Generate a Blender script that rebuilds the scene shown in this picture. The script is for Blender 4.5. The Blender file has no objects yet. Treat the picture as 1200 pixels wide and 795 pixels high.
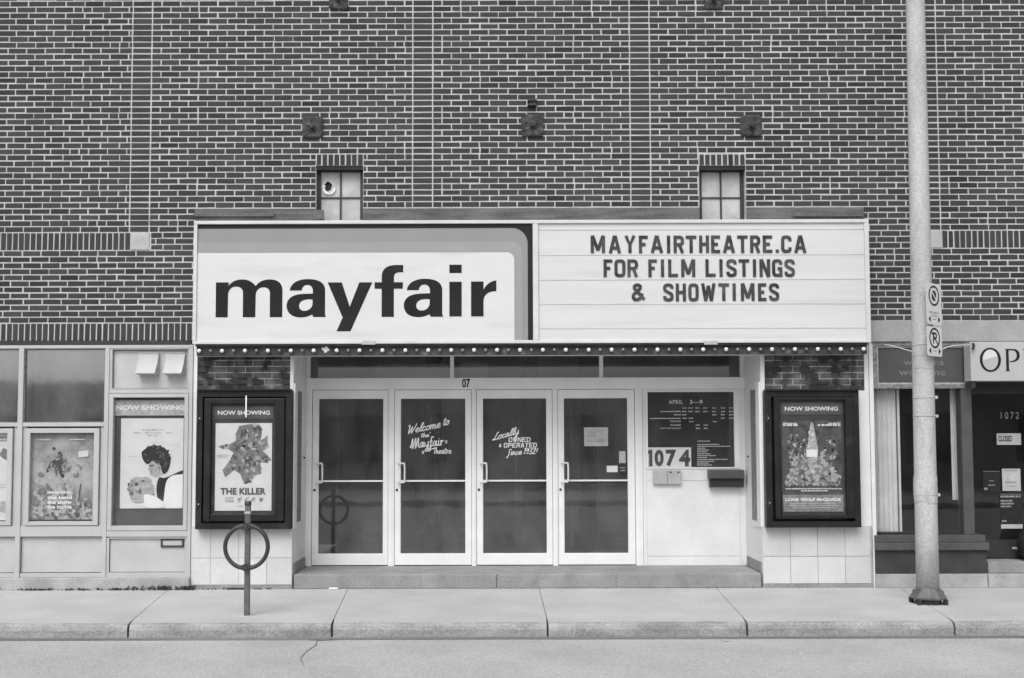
import bpy, bmesh, math, random
from mathutils import Matrix, Vector

# ------------------------------------------------------------------ camera
scene = bpy.context.scene
col = scene.collection
R = math.radians
LENS, SHX, SHY = 39.0, 0.0125, 0.035
PITCH, ROLL, DIST = 3.35, -0.15, 13.0
ROT = Matrix.Rotation(R(90 + PITCH), 4, 'X') @ Matrix.Rotation(R(ROLL), 4, 'Z')


def pix_dir(px, py):
    u = (px - 600) / 1200 + SHX
    v = (397.5 - py) / 1200 + SHY
    return (ROT.to_3x3() @ Vector((u * 36 / LENS, v * 36 / LENS, -1))).normalized()


_d = pix_dir(600, 690)
CAM = Vector((0, -DIST, -_d.z * DIST / _d.y))

cam_data = bpy.data.cameras.new('camera')
cam = bpy.data.objects.new('camera', cam_data)
col.objects.link(cam)
cam_data.lens, cam_data.sensor_width = LENS, 36
cam_data.shift_x, cam_data.shift_y = SHX, SHY
cam_data.clip_end = 2000
cam.matrix_world = Matrix.Translation(CAM) @ ROT
scene.camera = cam

# ------------------------------------------------------------------ light
SUN_EL, SUN_AZ = 52, 20          # degrees; azimuth measured from the street side towards the left
world = bpy.data.worlds.new('World')
scene.world = world
world.use_nodes = True
wn, wl = world.node_tree.nodes, world.node_tree.links
bg = wn['Background']
sky = wn.new('ShaderNodeTexSky')
sky.sky_type = 'NISHITA'
sky.sun_disc = False
sky.sun_elevation = R(SUN_EL)
sky.sun_rotation = R(180 + SUN_AZ)
sky.air_density, sky.dust_density = 1.5, 4.0
bw = wn.new('ShaderNodeRGBToBW')     # black and white photograph: grey light
wl.new(sky.outputs[0], bw.inputs[0])
wl.new(bw.outputs[0], bg.inputs[0])
bg.inputs[1].default_value = 0.11
sun_data = bpy.data.lights.new('sun', 'SUN')
sun_data.energy, sun_data.angle = 1.2, R(40)
sun = bpy.data.objects.new('sun', sun_data)
col.objects.link(sun)
sun.location = (-6, -16, 18)
_s = Vector((-math.sin(R(SUN_AZ)) * math.cos(R(SUN_EL)), -math.cos(R(SUN_AZ)) * math.cos(R(SUN_EL)), math.sin(R(SUN_EL))))
sun.rotation_euler = _s.to_track_quat('Z', 'Y').to_euler()

vs = scene.view_settings
vs.view_transform, vs.look = 'Standard', 'None'
vs.gamma, vs.exposure = 1.0, 0.70
vs.use_curve_mapping = False
random.seed(7)
rnd = random.random


def ru(a, b):
    return a + (b - a) * rnd()


# ------------------------------------------------------------------ pixel helpers (1200 x 795 photograph)
def at(px, py, Y=0.0):
    d = pix_dir(px, py)
    t = (Y - CAM.y) / d.y
    return CAM.x + d.x * t, CAM.z + d.z * t


def gnd(px, py, z=0.0):
    d = pix_dir(px, py)
    t = (z - CAM.z) / d.z
    return CAM.x + d.x * t, CAM.y + d.y * t


def rect(x0, y0, x1, y1, Y=0.0):
    """pixel box -> X0, X1, Zbottom, Ztop on the plane Y"""
    xm, ym = (x0 + x1) / 2, (y0 + y1) / 2
    return at(x0, ym, Y)[0], at(x1, ym, Y)[0], at(xm, y1, Y)[1], at(xm, y0, Y)[1]


def PX(px, py=400, Y=0.0): return at(px, py, Y)[0]
def PZ(py, px=600, Y=0.0): return at(px, py, Y)[1]


# ------------------------------------------------------------------ materials
def mat(name, v, rough=0.6, var=0.12, scale=3.0, fine=0.08, fscale=70.0, bump=0.0, bscale=150.0,
        spec=0.25, metal=0.0, tone=False, stretch=None, mask=None):
    """grey procedural material: base v, broad blotches var, fine speckle, optional bump;
    mask=(value, scale, lo, hi) lays a second paint or dirt of that value over it in noisy patches"""
    m = bpy.data.materials.new(name)
    m.use_nodes = True
    n, l = m.node_tree.nodes, m.node_tree.links
    b = n['Principled BSDF']
    b.inputs['Roughness'].default_value = rough
    b.inputs['Specular IOR Level'].default_value = spec
    b.inputs['Metallic'].default_value = metal
    geo = n.new('ShaderNodeNewGeometry')
    pos = geo.outputs['Position']
    if stretch:
        mp = n.new('ShaderNodeMapping')
        mp.inputs['Scale'].default_value = stretch
        l.new(pos, mp.inputs['Vector'])
        pos = mp.outputs['Vector']

    def noise(sc, det=5.0, src=None):
        t = n.new('ShaderNodeTexNoise')
        t.inputs['Scale'].default_value = sc
        t.inputs['Detail'].default_value = det
        l.new(src or pos, t.inputs['Vector'])
        return t.outputs['Fac']

    def remap(src, f0, f1, t0, t1):
        r = n.new('ShaderNodeMapRange')
        for i, x in zip(range(1, 5), (f0, f1, t0, t1)):
            r.inputs[i].default_value = x
        l.new(src, r.inputs[0])
        return r.outputs[0]

    def math_(op, a, c):
        x = n.new('ShaderNodeMath')
        x.operation = op
        for i, q in enumerate((a, c)):
            if isinstance(q, (int, float)):
                x.inputs[i].default_value = q
            else:
                l.new(q, x.inputs[i])
        return x.outputs[0]

    val = remap(noise(scale), 0.3, 0.7, v * (1 - var), v * (1 + var))
    fn = noise(fscale, 3.0, geo.outputs['Position'])
    val = math_('MULTIPLY', val, remap(fn, 0.25, 0.75, 1 - fine, 1 + fine))
    if tone:
        a = n.new('ShaderNodeAttribute')
        a.attribute_name = 'tone'
        val = math_('MULTIPLY', val, a.outputs['Fac'])
    if mask:
        mv, ms, lo, hi = mask
        k = remap(noise(ms, 8.0), lo, hi, 0.0, 1.0)
        mx = n.new('ShaderNodeMix')
        mx.data_type = 'FLOAT'
        l.new(k, mx.inputs[0])
        l.new(val, mx.inputs[2])
        mx.inputs[3].default_value = mv
        val = mx.outputs[0]
    l.new(val, b.inputs['Base Color'])
    if bump:
        bp = n.new('ShaderNodeBump')
        bp.inputs['Strength'].default_value = bump
        bp.inputs['Distance'].default_value = 0.01
        l.new(noise(bscale, 4.0, geo.outputs['Position']), bp.inputs['Height'])
        l.new(bp.outputs[0], b.inputs['Normal'])
    return m


def glass_mat(name, ior=1.5, tint=0.85, gl=0.02, extra=0.0, wavy=0.02, dust_haze=0.0, dscale=2.5):
    m = bpy.data.materials.new(name)
    m.use_nodes = True
    n, l = m.node_tree.nodes, m.node_tree.links
    n.remove(n['Principled BSDF'])
    out = n['Material Output']
    tr = n.new('ShaderNodeBsdfTransparent')
    tr.inputs[0].default_value = (tint, tint, tint, 1)
    g = n.new('ShaderNodeBsdfGlossy')
    g.inputs['Roughness'].default_value = gl
    f0 = ((ior - 1) / (ior + 1)) ** 2 + extra      # Schlick, the same from both sides of the sheet
    lw = n.new('ShaderNodeLayerWeight')
    lw.inputs[0].default_value = 0.5
    pw = n.new('ShaderNodeMath')
    pw.operation = 'POWER'
    pw.inputs[1].default_value = 5.0
    l.new(lw.outputs['Facing'], pw.inputs[0])
    ad = n.new('ShaderNodeMath')
    ad.operation = 'MULTIPLY_ADD'
    ad.use_clamp = True
    ad.inputs[1].default_value = 1 - f0
    ad.inputs[2].default_value = f0
    l.new(pw.outputs[0], ad.inputs[0])
    mx = n.new('ShaderNodeMixShader')
    l.new(ad.outputs[0], mx.inputs[0])
    l.new(tr.outputs[0], mx.inputs[1])
    l.new(g.outputs[0], mx.inputs[2])
    geo = n.new('ShaderNodeNewGeometry')
    if dust_haze:                                      # dust film in patches, its haze also painted in to brighten dark glass
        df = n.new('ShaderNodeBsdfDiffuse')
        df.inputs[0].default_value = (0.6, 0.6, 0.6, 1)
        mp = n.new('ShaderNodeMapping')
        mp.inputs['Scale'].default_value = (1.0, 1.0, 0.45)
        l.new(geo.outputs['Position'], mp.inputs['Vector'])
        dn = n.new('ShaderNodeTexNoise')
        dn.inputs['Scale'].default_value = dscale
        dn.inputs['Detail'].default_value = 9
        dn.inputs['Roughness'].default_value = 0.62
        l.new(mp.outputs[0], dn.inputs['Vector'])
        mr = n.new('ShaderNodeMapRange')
        for i, v_ in zip(range(1, 5), (0.32, 0.75, dust_haze * 0.35, dust_haze * 2.2)):
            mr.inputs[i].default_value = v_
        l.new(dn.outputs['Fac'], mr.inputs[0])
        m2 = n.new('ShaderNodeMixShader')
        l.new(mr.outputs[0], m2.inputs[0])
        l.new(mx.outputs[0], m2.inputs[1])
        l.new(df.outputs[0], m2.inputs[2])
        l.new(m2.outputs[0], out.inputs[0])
    else:
        l.new(mx.outputs[0], out.inputs[0])
    if wavy:
        t = n.new('ShaderNodeTexNoise')
        t.inputs['Scale'].default_value = 2.0
        l.new(geo.outputs['Position'], t.inputs['Vector'])
        bp = n.new('ShaderNodeBump')
        bp.inputs['Strength'].default_value = wavy
        bp.inputs['Distance'].default_value = 0.05
        l.new(t.outputs[0], bp.inputs['Height'])
        l.new(bp.outputs[0], g.inputs['Normal'])
    return m


M = {}
M['brick'] = mat('brick', 0.052, 0.85, 0.12, 1.2, 0.22, 90, 0.5, 160, 0.15, tone=True)
M['mortar'] = mat('mortar', 0.46, 0.95, 0.16, 5, 0.12, 120, 0.4, 200, 0.1)
M['pier_brick'] = mat('pier_brick', 0.05, 0.8, 0.25, 6, 0.2, 90, 0.5, 150, 0.2, tone=True, mask=(0.24, 5, 0.46, 0.78))
M['pier_mortar'] = mat('pier_mortar', 0.05, 0.9, 0.2, 6, 0.2, 90, 0.3, 150, 0.1, mask=(0.60, 5, 0.44, 0.54))
M['band'] = mat('parged_band', 0.12, 0.9, 0.35, 5, 0.3, 60, 0.5, 90, 0.15, stretch=(0.4, 1, 3))
M['stone'] = mat('stone', 0.42, 0.9, 0.1, 8, 0.12, 80, 0.3, 120, 0.1)
M['lintel'] = mat('concrete_lintel', 0.33, 0.9, 0.08, 6, 0.12, 90, 0.3, 120, 0.1)
M['white_paint'] = mat('white_paint', 0.70, 0.55, 0.06, 3, 0.05, 50, 0.1, 60, 0.3)
M['door_alu'] = mat('door_aluminium', 0.78, 0.42, 0.05, 4, 0.04, 80, 0.05, 100, 0.5)
M['alu'] = mat('anodised_aluminium', 0.44, 0.42, 0.06, 3, 0.05, 80, 0.05, 100, 0.5)
M['alu_dirty'] = mat('weathered_aluminium', 0.42, 0.6, 0.15, 5, 0.1, 60, 0.1, 100, 0.3)
M['panel'] = mat('spandrel_panel', 0.45, 0.6, 0.07, 3, 0.08, 90, 0.12, 120, 0.3)
M['tile'] = mat('glazed_tile', 0.56, 0.35, 0.06, 4, 0.04, 40, 0.05, 30, 0.4, tone=True)
M['grout'] = mat('grout', 0.36, 0.9, 0.15, 8, 0.1, 60, 0.2, 90, 0.1)
M['tile_painted'] = mat('painted_tile', 0.56, 0.6, 0.05, 4, 0.05, 40, 0.08, 30, 0.3, tone=True)
M['grout_painted'] = mat('painted_grout', 0.52, 0.8, 0.08, 8, 0.1, 60, 0.2, 90, 0.2)
M['sign_white'] = mat('sign_acrylic', 0.60, 0.35, 0.03, 2.5, 0.02, 60, 0.0, 60, 0.4, mask=(0.53, 1.6, 0.60, 0.75), stretch=(0.5, 1, 2.5))
M['board_white'] = mat('letter_board_acrylic', 0.58, 0.35, 0.04, 2.0, 0.02, 60, 0.0, 60, 0.4, mask=(0.50, 1.4, 0.58, 0.78), stretch=(0.35, 1, 4))
M['sign_grey'] = mat('sign_print_grey', 0.25, 0.4, 0.04, 3, 0.04, 80, 0, 60, 0.35)
M['sign_grey_light'] = mat('sign_print_light_grey', 0.29, 0.4, 0.04, 3, 0.04, 80, 0, 60, 0.35)
M['sign_dark'] = mat('sign_print_dark', 0.020, 0.5, 0.15, 3, 0.1, 80, 0, 60, 0.15)
M['sign_letter'] = mat('sign_letter_black', 0.016, 0.5, 0.25, 3, 0.15, 60, 0, 60, 0.15)
M['sign_frame'] = mat('sign_frame_white', 0.57, 0.45, 0.06, 5, 0.05, 60, 0.05, 80, 0.35)
M['rail'] = mat('clear_track', 0.54, 0.3, 0.10, 3, 0.03, 60, 0, 60, 0.5)
M['board_letter'] = mat('changeable_letter', 0.05, 0.45, 0.6, 9, 0.2, 60, 0, 60, 0.25)
M['strip'] = mat('bulb_strip_metal', 0.055, 0.6, 0.4, 6, 0.2, 50, 0.2, 60, 0.3, mask=(0.20, 9, 0.58, 0.78))
M['bulb_clear'] = mat('bulb_frosted', 0.80, 0.15, 0.02, 5, 0.02, 60, 0, 60, 0.5)
M['bulb_dim'] = mat('bulb_dusty', 0.22, 0.3, 0.2, 20, 0.1, 60, 0, 60, 0.5)
M['dark_metal'] = mat('dark_metal', 0.030, 0.45, 0.25, 5, 0.12, 60, 0.1, 90, 0.4)
M['case'] = mat('case_black_paint', 0.015, 0.45, 0.25, 5, 0.2, 60, 0.06, 60, 0.25, mask=(0.035, 5, 0.6, 0.85))
M['case_inner'] = mat('case_backing', 0.045, 0.7, 0.2, 5, 0.1, 60, 0, 60, 0.2)
M['case_grey'] = mat('display_backing_grey', 0.085, 0.7, 0.12, 6, 0.1, 60, 0, 60, 0.2)
M['paper'] = mat('paper', 0.68, 0.7, 0.04, 6, 0.03, 60, 0, 60, 0.2)
M['paper_grey'] = mat('paper_grey', 0.42, 0.7, 0.08, 12, 0.05, 60, 0, 60, 0.2)
M['ink'] = mat('ink_black', 0.022, 0.6, 0.2, 20, 0.1, 60, 0, 60, 0.2)
M['ink_dark'] = mat('ink_dark_grey', 0.09, 0.6, 0.3, 20, 0.2, 60, 0, 60, 0.2)
M['ink_mid'] = mat('ink_mid_grey', 0.20, 0.6, 0.35, 22, 0.2, 60, 0, 60, 0.2)
M['ink_light'] = mat('ink_light_grey', 0.42, 0.6, 0.25, 18, 0.15, 60, 0, 60, 0.2)
M['white_print'] = mat('white_print', 0.80, 0.5, 0.03, 6, 0.02, 60, 0, 60, 0.3)
M['dim_print'] = mat('faded_print', 0.30, 0.5, 0.1, 6, 0.05, 60, 0, 60, 0.3)
M['poster_scene'] = mat('poster_landscape', 0.30, 0.6, 0.3, 5, 0.2, 40, 0, 60, 0.2, mask=(0.42, 4, 0.50, 0.66))
M['poster_dark'] = mat('poster_dark_scene', 0.075, 0.6, 0.6, 9, 0.3, 40, 0, 60, 0.25)
M['step'] = mat('step_concrete', 0.27, 0.95, 0.15, 3, 0.22, 55, 0.6, 60, 0.1, mask=(0.20, 4, 0.55, 0.8))
M['sidewalk'] = mat('sidewalk_concrete', 0.42, 0.95, 0.10, 1.3, 0.20, 60, 0.7, 70, 0.1, mask=(0.38, 2.0, 0.58, 0.85))
M['kerb_face'] = mat('stained_shaded_kerb', 0.29, 0.95, 0.25, 4, 0.30, 55, 0.8, 60, 0.1, mask=(0.38, 5, 0.5, 0.75), stretch=(0.6, 1, 1.5))
M['joint'] = mat('joint_dirt', 0.07, 0.95, 0.3, 20, 0.2, 60, 0.4, 90, 0.1)
M['gutter'] = mat('gutter_concrete', 0.17, 0.95, 0.22, 3, 0.25, 55, 0.4, 120, 0.1, stretch=(0.3, 2, 1))
M['asphalt'] = mat('asphalt', 0.37, 0.95, 0.10, 1.0, 0.24, 55, 0.8, 60, 0.15, mask=(0.32, 1.2, 0.55, 0.8))
M['plinth'] = mat('plinth_concrete', 0.36, 0.9, 0.2, 4, 0.15, 60, 0.4, 90, 0.1, mask=(0.15, 6, 0.58, 0.8))
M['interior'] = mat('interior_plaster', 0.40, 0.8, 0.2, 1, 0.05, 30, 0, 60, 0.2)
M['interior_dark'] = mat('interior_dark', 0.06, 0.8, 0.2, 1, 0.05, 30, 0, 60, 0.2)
M['interior_floor'] = mat('lobby_carpet', 0.2, 0.95, 0.2, 3, 0.2, 60, 0, 60, 0.1)
M['shop_wood'] = mat('shop_dark_paint', 0.075, 0.5, 0.15, 6, 0.1, 60, 0.1, 60, 0.4)
M['shop_base'] = mat('shop_base_panel', 0.045, 0.6, 0.2, 5, 0.15, 60, 0.1, 60, 0.3)
M['shop_sign'] = mat('shop_sign_white', 0.42, 0.5, 0.05, 3, 0.05, 60, 0.05, 60, 0.3)
M['transom_panel'] = mat('transom_panel', 0.075, 0.5, 0.1, 3, 0.1, 80, 0, 60, 0.3)
M['curtain'] = mat('curtain', 0.8, 0.9, 0.08, 4, 0.06, 60, 0, 60, 0.1)
M['pole'] = mat('pole_paint', 0.43, 0.65, 0.12, 3, 0.2, 50, 0.5, 40, 0.25, mask=(0.30, 7, 0.56, 0.80), stretch=(1.4, 1.4, 0.5))
M['galv'] = mat('galvanised_steel', 0.13, 0.5, 0.25, 9, 0.15, 60, 0.15, 80, 0.4, metal=0.3)
M['cast'] = mat('cast_aluminium', 0.06, 0.45, 0.25, 9, 0.15, 60, 0.2, 80, 0.4, metal=0.4)
M['anchor'] = mat('rusty_plate', 0.055, 0.85, 0.4, 12, 0.25, 60, 0.9, 45, 0.2, mask=(0.13, 14, 0.55, 0.75))
M['frosted'] = mat('frosted_pane', 0.40, 0.35, 0.12, 6, 0.12, 80, 0.2, 60, 0.4, mask=(0.52, 5, 0.5, 0.75))
M['weed'] = mat('weed_leaf', 0.06, 0.7, 0.4, 12, 0.2, 60, 0, 60, 0.2)
M['far_wall'] = mat('far_stucco', 0.35, 0.9, 0.15, 0.6, 0.1, 30, 0, 60, 0.2)
M['far_glass'] = mat('far_window', 0.03, 0.2, 0.1, 1, 0.05, 30, 0, 60, 0.5)
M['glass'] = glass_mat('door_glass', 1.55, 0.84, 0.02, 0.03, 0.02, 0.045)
M['shop_glass'] = glass_mat('shop_glass', 1.5, 0.92, 0.01, 0.0, 0.02, 0.008)
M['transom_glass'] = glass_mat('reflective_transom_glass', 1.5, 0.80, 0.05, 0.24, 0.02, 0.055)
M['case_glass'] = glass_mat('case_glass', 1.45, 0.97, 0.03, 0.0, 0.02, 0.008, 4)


# ------------------------------------------------------------------ mesh building
class MB:
    def __init__(s):
        s.v, s.f, s.t = [], [], []

    def poly(s, pts, tone=1.0):
        i = len(s.v)
        s.v += [tuple(p) for p in pts]
        s.f.append(tuple(range(i, i + len(pts))))
        s.t.append(tone)

    def box(s, x0, x1, y0, y1, z0, z1, tone=1.0, back=True):
        i = len(s.v)
        s.v += [(x0, y0, z0), (x1, y0, z0), (x1, y1, z0), (x0, y1, z0), (x0, y0, z1), (x1, y0, z1), (x1, y1, z1), (x0, y1, z1)]
        F = [(0, 1, 5, 4), (1, 2, 6, 5), (3, 0, 4, 7), (0, 3, 2, 1), (4, 5, 6, 7)]
        if back:
            F.append((2, 3, 7, 6))
        for f in F:
            s.f.append(tuple(i + k for k in f))
            s.t.append(tone)
        return s

    def prism(s, pts, y0, y1):
        """polygon in XZ (front at y0) extruded to y1"""
        n, i = len(pts), len(s.v)
        a = sum(pts[k][0] * pts[(k + 1) % n][1] - pts[(k + 1) % n][0] * pts[k][1] for k in range(n))
        if a < 0:
            pts = pts[::-1]
        s.v += [(p[0], y0, p[1]) for p in pts] + [(p[0], y1, p[1]) for p in pts]
        s.f.append(tuple(range(i, i + n)))
        s.f.append(tuple(range(i + 2 * n - 1, i + n - 1, -1)))
        for k in range(n):
            q = (k + 1) % n
            s.f.append((i + k, i + n + k, i + n + q, i + q))
        s.t += [1.0] * (n + 2)
        return s

    def frame(s, x0, x1, z0, z1, wl, wr, wb, wt, y0, y1):
        """rectangular frame, butted members"""
        s.box(x0, x0 + wl, y0, y1, z0, z1)
        s.box(x1 - wr, x1, y0, y1, z0, z1)
        s.box(x0 + wl, x1 - wr, y0, y1, z0, z0 + wb)
        s.box(x0 + wl, x1 - wr, y0, y1, z1 - wt, z1)
        return s

    def tube(s, pts, r, seg=8, closed=False, flat=1.0):
        pts = [Vector(p) for p in pts]
        n, i = len(pts), len(s.v)
        up = Vector((0, 1, 0))
        for k, p in enumerate(pts):
            if closed:
                d = pts[(k + 1) % n] - pts[k - 1]
            else:
                d = pts[min(k + 1, n - 1)] - pts[max(k - 1, 0)]
            d.normalize()
            u = up if abs(d.dot(up)) < 0.9 else Vector((1, 0, 0))
            a = d.cross(u).normalized()
            b = d.cross(a).normalized()
            rr = r[k] if isinstance(r, (list, tuple)) else r
            for q in range(seg):
                w = 2 * math.pi * q / seg
                s.v.append(tuple(p + a * (rr * math.cos(w)) + b * (rr * flat * math.sin(w))))
        m = n if closed else n - 1
        for k in range(m):
            k2 = (k + 1) % n
            for q in range(seg):
                q2 = (q + 1) % seg
                s.f.append((i + k * seg + q, i + k * seg + q2, i + k2 * seg + q2, i + k2 * seg + q))
                s.t.append(1.0)
        if not closed:
            s.f.append(tuple(i + q for q in range(seg - 1, -1, -1)))
            s.f.append(tuple(i + (n - 1) * seg + q for q in range(seg)))
            s.t += [1.0, 1.0]
        return s

    def lathe(s, prof, c, axis='Z', seg=20):
        """profile of (radius, height) turned about an axis through c"""
        i, n = len(s.v), len(prof)
        for r, h in prof:
            for q in range(seg):
                w = 2 * math.pi * q / seg
                a, b = r * math.cos(w), r * math.sin(w)
                if axis == 'Z':
                    s.v.append((c[0] + a, c[1] + b, c[2] + h))
                else:
                    s.v.append((c[0] + a, c[1] + h, c[2] + b))
        for k in range(n - 1):
            for q in range(seg):
                q2 = (q + 1) % seg
                s.f.append((i + k * seg + q, i + k * seg + q2, i + (k + 1) * seg + q2, i + (k + 1) * seg + q))
                s.t.append(1.0)
        s.f.append(tuple(i + q for q in range(seg - 1, -1, -1)))
        s.f.append(tuple(i + (n - 1) * seg + q for q in range(seg)))
        s.t += [1.0, 1.0]
        return s

    def ribbon(s, pts, w, y0, y1, closed=False):
        """flat stroke of width w along a polyline in XZ, front at y0, sides back to y1"""
        P = []
        for p in pts:
            if not P or (abs(p[0] - P[-1][0]) + abs(p[1] - P[-1][1])) > 1e-6:
                P.append(p)
        n = len(P)
        if n < 2:
            return s
        Lf, Rt = [], []
        for k in range(n):
            def nrm(a, b):
                dx, dz = b[0] - a[0], b[1] - a[1]
                q = math.hypot(dx, dz)
                return (-dz / q, dx / q)
            if closed or 0 < k < n - 1:
                n1, n2 = nrm(P[k - 1], P[k]), nrm(P[k], P[(k + 1) % n])
                mx, mz = n1[0] + n2[0], n1[1] + n2[1]
                q = math.hypot(mx, mz)
                if q < 1e-5:
                    mx, mz, sc = n1[0], n1[1], 1
                else:
                    mx, mz = mx / q, mz / q
                    sc = min(1 / max(0.3, mx * n1[0] + mz * n1[1]), 1.7)
            else:
                mx, mz = nrm(P[0], P[1]) if k == 0 else nrm(P[n - 2], P[n - 1])
                sc = 1
            h = w / 2 * sc
            Lf.append((P[k][0] + mx * h, P[k][1] + mz * h))
            Rt.append((P[k][0] - mx * h, P[k][1] - mz * h))
        i = len(s.v)
        for k in range(n):
            ya = y0 - 0.00003 * k            # so that a stroke crossing itself never lies in its own plane
            for q, y in ((Lf[k], ya), (Rt[k], ya), (Lf[k], y1), (Rt[k], y1)):
                s.v.append((q[0], y, q[1]))
        m = n if closed else n - 1
        for k in range(m):
            a, b = i + 4 * k, i + 4 * ((k + 1) % n)
            s.f += [(a + 1, b + 1, b, a), (a, b, b + 2, a + 2), (a + 3, b + 3, b + 1, a + 1)]
            s.t += [1.0] * 3
        if not closed:
            e = i + 4 * (n - 1)
            s.f += [(i, i + 2, i + 3, i + 1), (e + 1, e + 3, e + 2, e)]
            s.t += [1.0] * 2
        return s

    def mesh(s, name, m, origin=(0, 0, 0), bevel=0, smooth=False, seg=2):
        me = bpy.data.meshes.new(name)
        o = Vector(origin)
        me.from_pydata([tuple(Vector(p) - o) for p in s.v], [], s.f)
        if not bevel:
            at_ = me.attributes.new('tone', 'FLOAT', 'FACE')
            at_.data.foreach_set('value', s.t)
        else:
            bm = bmesh.new()
            bm.from_mesh(me)
            bmesh.ops.remove_doubles(bm, verts=bm.verts, dist=1e-6)
            ed = [e for e in bm.edges if len(e.link_faces) == 2 and e.calc_face_angle(0) > 0.5]
            bmesh.ops.bevel(bm, geom=ed, offset=bevel, segments=seg, affect='EDGES', profile=0.5)
            bm.to_mesh(me)
            bm.free()
            at_ = me.attributes.new('tone', 'FLOAT', 'FACE')
            at_.data.foreach_set('value', [1.0] * len(me.polygons))
        if smooth:
            me.polygons.foreach_set('use_smooth', [True] * len(me.polygons))
        me.materials.append(M[m] if isinstance(m, str) else m)
        return me

    def build(s, name, m, parent=None, bevel=0, smooth=False, seg=2, local=False):
        """one mesh object; coordinates are the world's unless local"""
        o = (0, 0, 0)
        if not local and parent is not None:
            o = root_of(parent).location
        elif not local and parent is None:
            xs = [p[0] for p in s.v]; ys = [p[1] for p in s.v]; zs = [p[2] for p in s.v]
            o = ((min(xs) + max(xs)) / 2, (min(ys) + max(ys)) / 2, min(zs))
        ob = bpy.data.objects.new(name, s.mesh(name, m, o, bevel, smooth, seg))
        if parent is None:
            ob.location = o
        ob.parent = parent
        col.objects.link(ob)
        return ob


def root_of(o):
    while o.parent is not None:
        o = o.parent
    return o


def thing(name, loc, label, cat, group=None, rz=0.0):
    o = bpy.data.objects.new(name, None)
    o.empty_display_size = 0.1
    o.location = loc
    o.rotation_euler = (0, 0, rz)
    col.objects.link(o)
    return tag(o, label, cat, group)


def tag(o, label, cat, group=None):
    o['label'], o['category'] = label, cat
    if group:
        o['group'] = group
    return o


def struct(o):
    o['kind'] = 'structure'
    return o


def stuff(o):
    o['kind'] = 'stuff'
    return o


def catmull(pts, n=6, closed=False):
    if len(pts) < 3:
        return list(pts)
    out = []
    N = len(pts)
    rng = range(N) if closed else range(N - 1)
    for k in rng:
        if closed:
            p0, p1, p2, p3 = pts[k - 1], pts[k], pts[(k + 1) % N], pts[(k + 2) % N]
        else:
            p0, p1, p2, p3 = pts[max(k - 1, 0)], pts[k], pts[k + 1], pts[min(k + 2, N - 1)]
        for j in range(n):
            t = j / n
            out.append(tuple(0.5 * (2 * p1[i] + (p2[i] - p0[i]) * t + (2 * p0[i] - 5 * p1[i] + 4 * p2[i] - p3[i]) * t * t
                                    + (3 * p1[i] - p0[i] - 3 * p2[i] + p3[i]) * t ** 3) for i in range(len(p1))))
    if not closed:
        out.append(tuple(pts[-1]))
    return out


# ---- filled outlines (with holes) through a 2D curve
def fill_mesh(loops, extrude):
    cu = bpy.data.curves.new('outline', 'CURVE')
    cu.dimensions, cu.fill_mode, cu.extrude = '2D', 'BOTH', extrude
    for lp in loops:
        sp = cu.splines.new('POLY')
        sp.points.add(len(lp) - 1)
        for k, p in enumerate(lp):
            sp.points[k].co = (p[0], p[1], 0, 1)
        sp.use_cyclic_u = True
    return _curve_data(cu)


def _curve_data(cu):
    ob = bpy.data.objects.new('outline', cu)
    me = bpy.data.meshes.new_from_object(ob)
    v = [tuple(x.co) for x in me.vertices]
    f = [tuple(p.vertices) for p in me.polygons]
    bpy.data.objects.remove(ob)
    bpy.data.curves.remove(cu)
    bpy.data.meshes.remove(me)
    return v, f


_tc = {}


def text_data(s, bold=0.0, shear=0.0, spacing=1.0):
    k = (s, bold, shear, spacing)
    if k not in _tc:
        cu = bpy.data.curves.new('text', 'FONT')
        cu.body, cu.offset, cu.shear, cu.space_character = s, bold, shear, spacing
        cu.resolution_u = 3
        cu.extrude = 0.5
        _tc[k] = _curve_data(cu)
    return _tc[k]


def add_text(mb, s, r, y0, th=0.001, bold=0.0, shear=0.0, spacing=1.0):
    """text stretched to fill the box r = X0, X1, Z0, Z1 on the plane y0"""
    v, f = text_data(s, bold, shear, spacing)
    if not v:
        return mb
    xa, xb = min(p[0] for p in v), max(p[0] for p in v)
    za, zb = min(p[1] for p in v), max(p[1] for p in v)
    i = len(mb.v)
    for p in v:
        mb.v.append((r[0] + (p[0] - xa) / (xb - xa) * (r[1] - r[0]), y0 + (0.5 - p[2]) * th, r[2] + (p[1] - za) / (zb - za) * (r[3] - r[2])))
    for q in f:
        mb.f.append(tuple(i + k for k in q))
        mb.t.append(1.0)
    return mb


def text(name, s, r, y0, m, parent, **k):
    return add_text(MB(), s, r, y0, **k).build(name, m, parent)


def svg(d, fx, fz, n=7):
    """tiny M L C Z path in crop pixels -> list of loops"""
    tok = d.replace('Z', ' Z ').split()
    loops, cur, i, cmd = [], [], 0, None
    g = lambda j: (float(tok[j]), float(tok[j + 1]))
    while i < len(tok):
        if tok[i] in 'MLCZ':
            cmd = tok[i]
            i += 1
            if cmd == 'Z':
                loops.append(cur)
                cur = []
                continue
        if cmd in 'ML':
            cur.append(g(i))
            i += 2
        else:
            p0, p1, p2, p3 = cur[-1], g(i), g(i + 2), g(i + 4)
            for j in range(1, n + 1):
                t = j / n
                a, b, c, e = (1 - t) ** 3, 3 * t * (1 - t) ** 2, 3 * t * t * (1 - t), t ** 3
                cur.append((a * p0[0] + b * p1[0] + c * p2[0] + e * p3[0], a * p0[1] + b * p1[1] + c * p2[1] + e * p3[1]))
            i += 6
    return [[(fx(p[0]), fz(p[1])) for p in lp] for lp in loops]


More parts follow.
